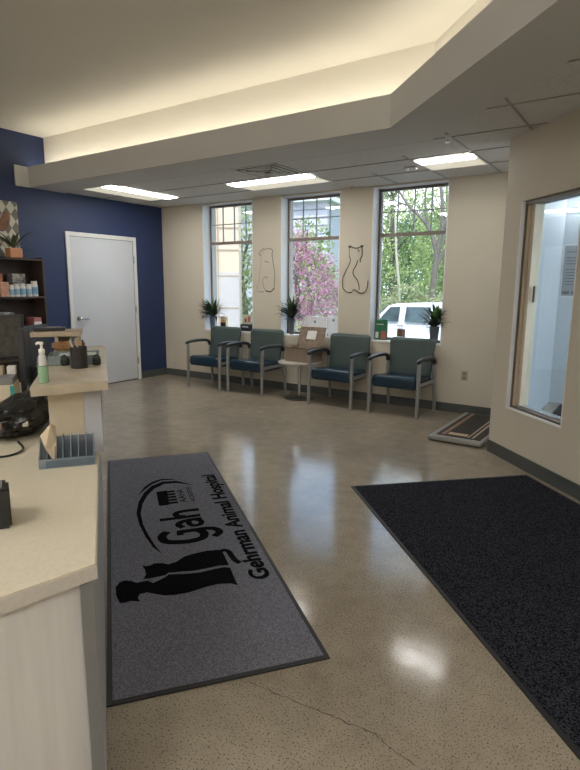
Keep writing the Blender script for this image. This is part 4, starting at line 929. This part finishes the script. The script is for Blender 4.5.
obj('trunk', b, m_bark, t, True)
b = BM(); t = thing('slender_tree', 'slim pale trunk beyond the white car roof, right window', 'tree', (-2.0, 14.4, GZ))
tube(b, smooth_path([(0, 0, 0), (-0.05, 0, 2.0), (-0.25, 0, 3.6), (-0.35, 0, 5.0)], 6), [0.075-0.0025*i for i in range(19)], 8); obj('trunk', b, mat('pale_bark', (0.42, 0.37, 0.30), 0.9, var=0.2), t, True)
h_ = tree('undergrowth', 'pale tangled undergrowth along the woodland edge', (-1.1, 13.2, GZ), [(0, 0, 0.9, 2.0, 0.55, 1.5)], 5000, 0.07, leafmat('brush_leaves', (0.22, 0.24, 0.10), (0.50, 0.50, 0.30)), 0, 0, 33, cat='undergrowth')
h_['kind'] = 'stuff'

# white SUV (local x forward to the front of the car = -world x)
t = thing('white_car', 'white four door SUV parked outside the right window', 'car', (0.75, 9.6, GZ), math.pi)
m_car = mat('white_car_paint', (0.80, 0.80, 0.80), 0.25, var=0.01); m_cg = mat('car_side_glass', (0.05, 0.075, 0.08), 0.06, var=0.3, scale=4); m_tyre = mat('tyre_rubber', (0.02, 0.02, 0.02), 0.8)
side = [(-2.05, 0.45), (-2.10, 0.75), (-2.08, 1.12), (-1.95, 1.22), (-1.75, 1.70), (-1.5, 1.80), (-0.4, 1.84), (0.55, 1.80), (0.80, 1.74), (1.30, 1.20), (2.0, 1.08), (2.2, 0.95), (2.26, 0.6), (2.2, 0.42),
        (1.75, 0.40), (1.70, 0.62), (1.5, 0.78), (1.3, 0.82), (1.1, 0.78), (0.92, 0.62), (0.88, 0.38), (-0.88, 0.38), (-0.92, 0.62), (-1.1, 0.78), (-1.3, 0.82), (-1.5, 0.78), (-1.70, 0.62), (-1.75, 0.42)]
b = BM(); N_ = len(side); hw = 0.90; rows = []
for yy in (-1, -0.93, 0.93, 1):
    row = []
    for (x, z) in side:
        inn = 0.0 if z < 1.15 else 0.20*(z-1.15)/0.65
        sc = (hw-inn)*(1 if abs(yy) < 0.99 else 1.0); row.append(b.verts.new((x if abs(yy) < 0.99 else x*0.995, math.copysign(sc*(0.96 if abs(yy) < 0.99 else 1.0), yy), z if abs(yy) < 0.99 else 0.98*z+0.012)))
    rows.append(row)
for A, B2 in zip(rows, rows[1:]):
    for i in range(N_): b.faces.new([A[i], A[(i+1) % N_], B2[(i+1) % N_], B2[i]])
f1 = b.faces.new(rows[0]); f2 = b.faces.new(rows[-1][::-1]); bmesh.ops.triangulate(b, faces=[f1, f2])
obj('car_body', b, m_car, t)
def sidepane(poly, nm='side_window', m=m_cg, push=0.012):
    for sgn in (-1, 1):
        b = BM(); A = []; B2 = []
        for (x, z) in poly:
            y = hw-(0 if z < 1.15 else 0.20*(z-1.15)/0.65)
            A.append(b.verts.new((x, sgn*(y+push), z))); B2.append(b.verts.new((x, sgn*(y-0.03), z)))
        b.faces.new(A); b.faces.new(B2[::-1])
        for i in range(len(poly)): b.faces.new([A[i], A[(i+1) % len(poly)], B2[(i+1) % len(poly)], B2[i]])
        obj(nm, b, m, t)
sidepane([(0.42, 1.30), (1.05, 1.30), (0.72, 1.70), (0.42, 1.72)]); sidepane([(-0.50, 1.30), (0.22, 1.30), (0.22, 1.72), (-0.50, 1.73)]); sidepane([(-1.55, 1.32), (-0.75, 1.30), (-0.75, 1.72), (-1.45, 1.66)])
sidepane([(0.25, 1.16), (0.42, 1.16), (0.42, 1.20), (0.25, 1.20)], 'door_handle', m_edge, 0.03); sidepane([(-0.62, 1.16), (-0.45, 1.16), (-0.45, 1.20), (-0.62, 1.20)], 'door_handle', m_edge, 0.03)
b = BM(); A = [b.verts.new(p) for p in ((1.27, -0.80, 1.25), (1.27, 0.80, 1.25), (0.84, 0.68, 1.72), (0.84, -0.68, 1.72))]; B2 = [b.verts.new(v.co+Vector((0.02, 0, 0.02))) for v in A]
b.faces.new(A[::-1]); b.faces.new(B2)
for i in range(4): b.faces.new([A[i], A[(i+1) % 4], B2[(i+1) % 4], B2[i]])
obj('windshield', b, m_cg, t)
for x in (-1.31, 1.31):
    for sgn in (-1, 1):
        b = BM(); tw = bmesh.new(); lathe(tw, [(0, -0.10), (0.30, -0.10), (0.36, -0.08), (0.37, 0), (0.36, 0.08), (0.30, 0.10), (0, 0.10)], seg=28); tw.transform(Matrix.Translation((x, sgn*0.80, 0.37)) @ Matrix.Rotation(math.pi/2, 4, 'X')); merge(b, tw); wh = obj('wheel', b, m_tyre, t, True)
        b = BM(); tw = bmesh.new(); lathe(tw, [(0, -0.108), (0.22, -0.104), (0.22, 0.104), (0, 0.108)], seg=20); tw.transform(Matrix.Translation((x, sgn*0.80, 0.37)) @ Matrix.Rotation(math.pi/2, 4, 'X')); merge(b, tw); obj('hubcap', b, m_chrome, wh, True)
for sgn in (-1, 1):
    b = BM(); rbox(b, 0.98, 1.12, sgn*1.0-0.09, sgn*1.0+0.09, 1.22, 1.36, 0.03); obj('side_mirror', b, m_car, t)
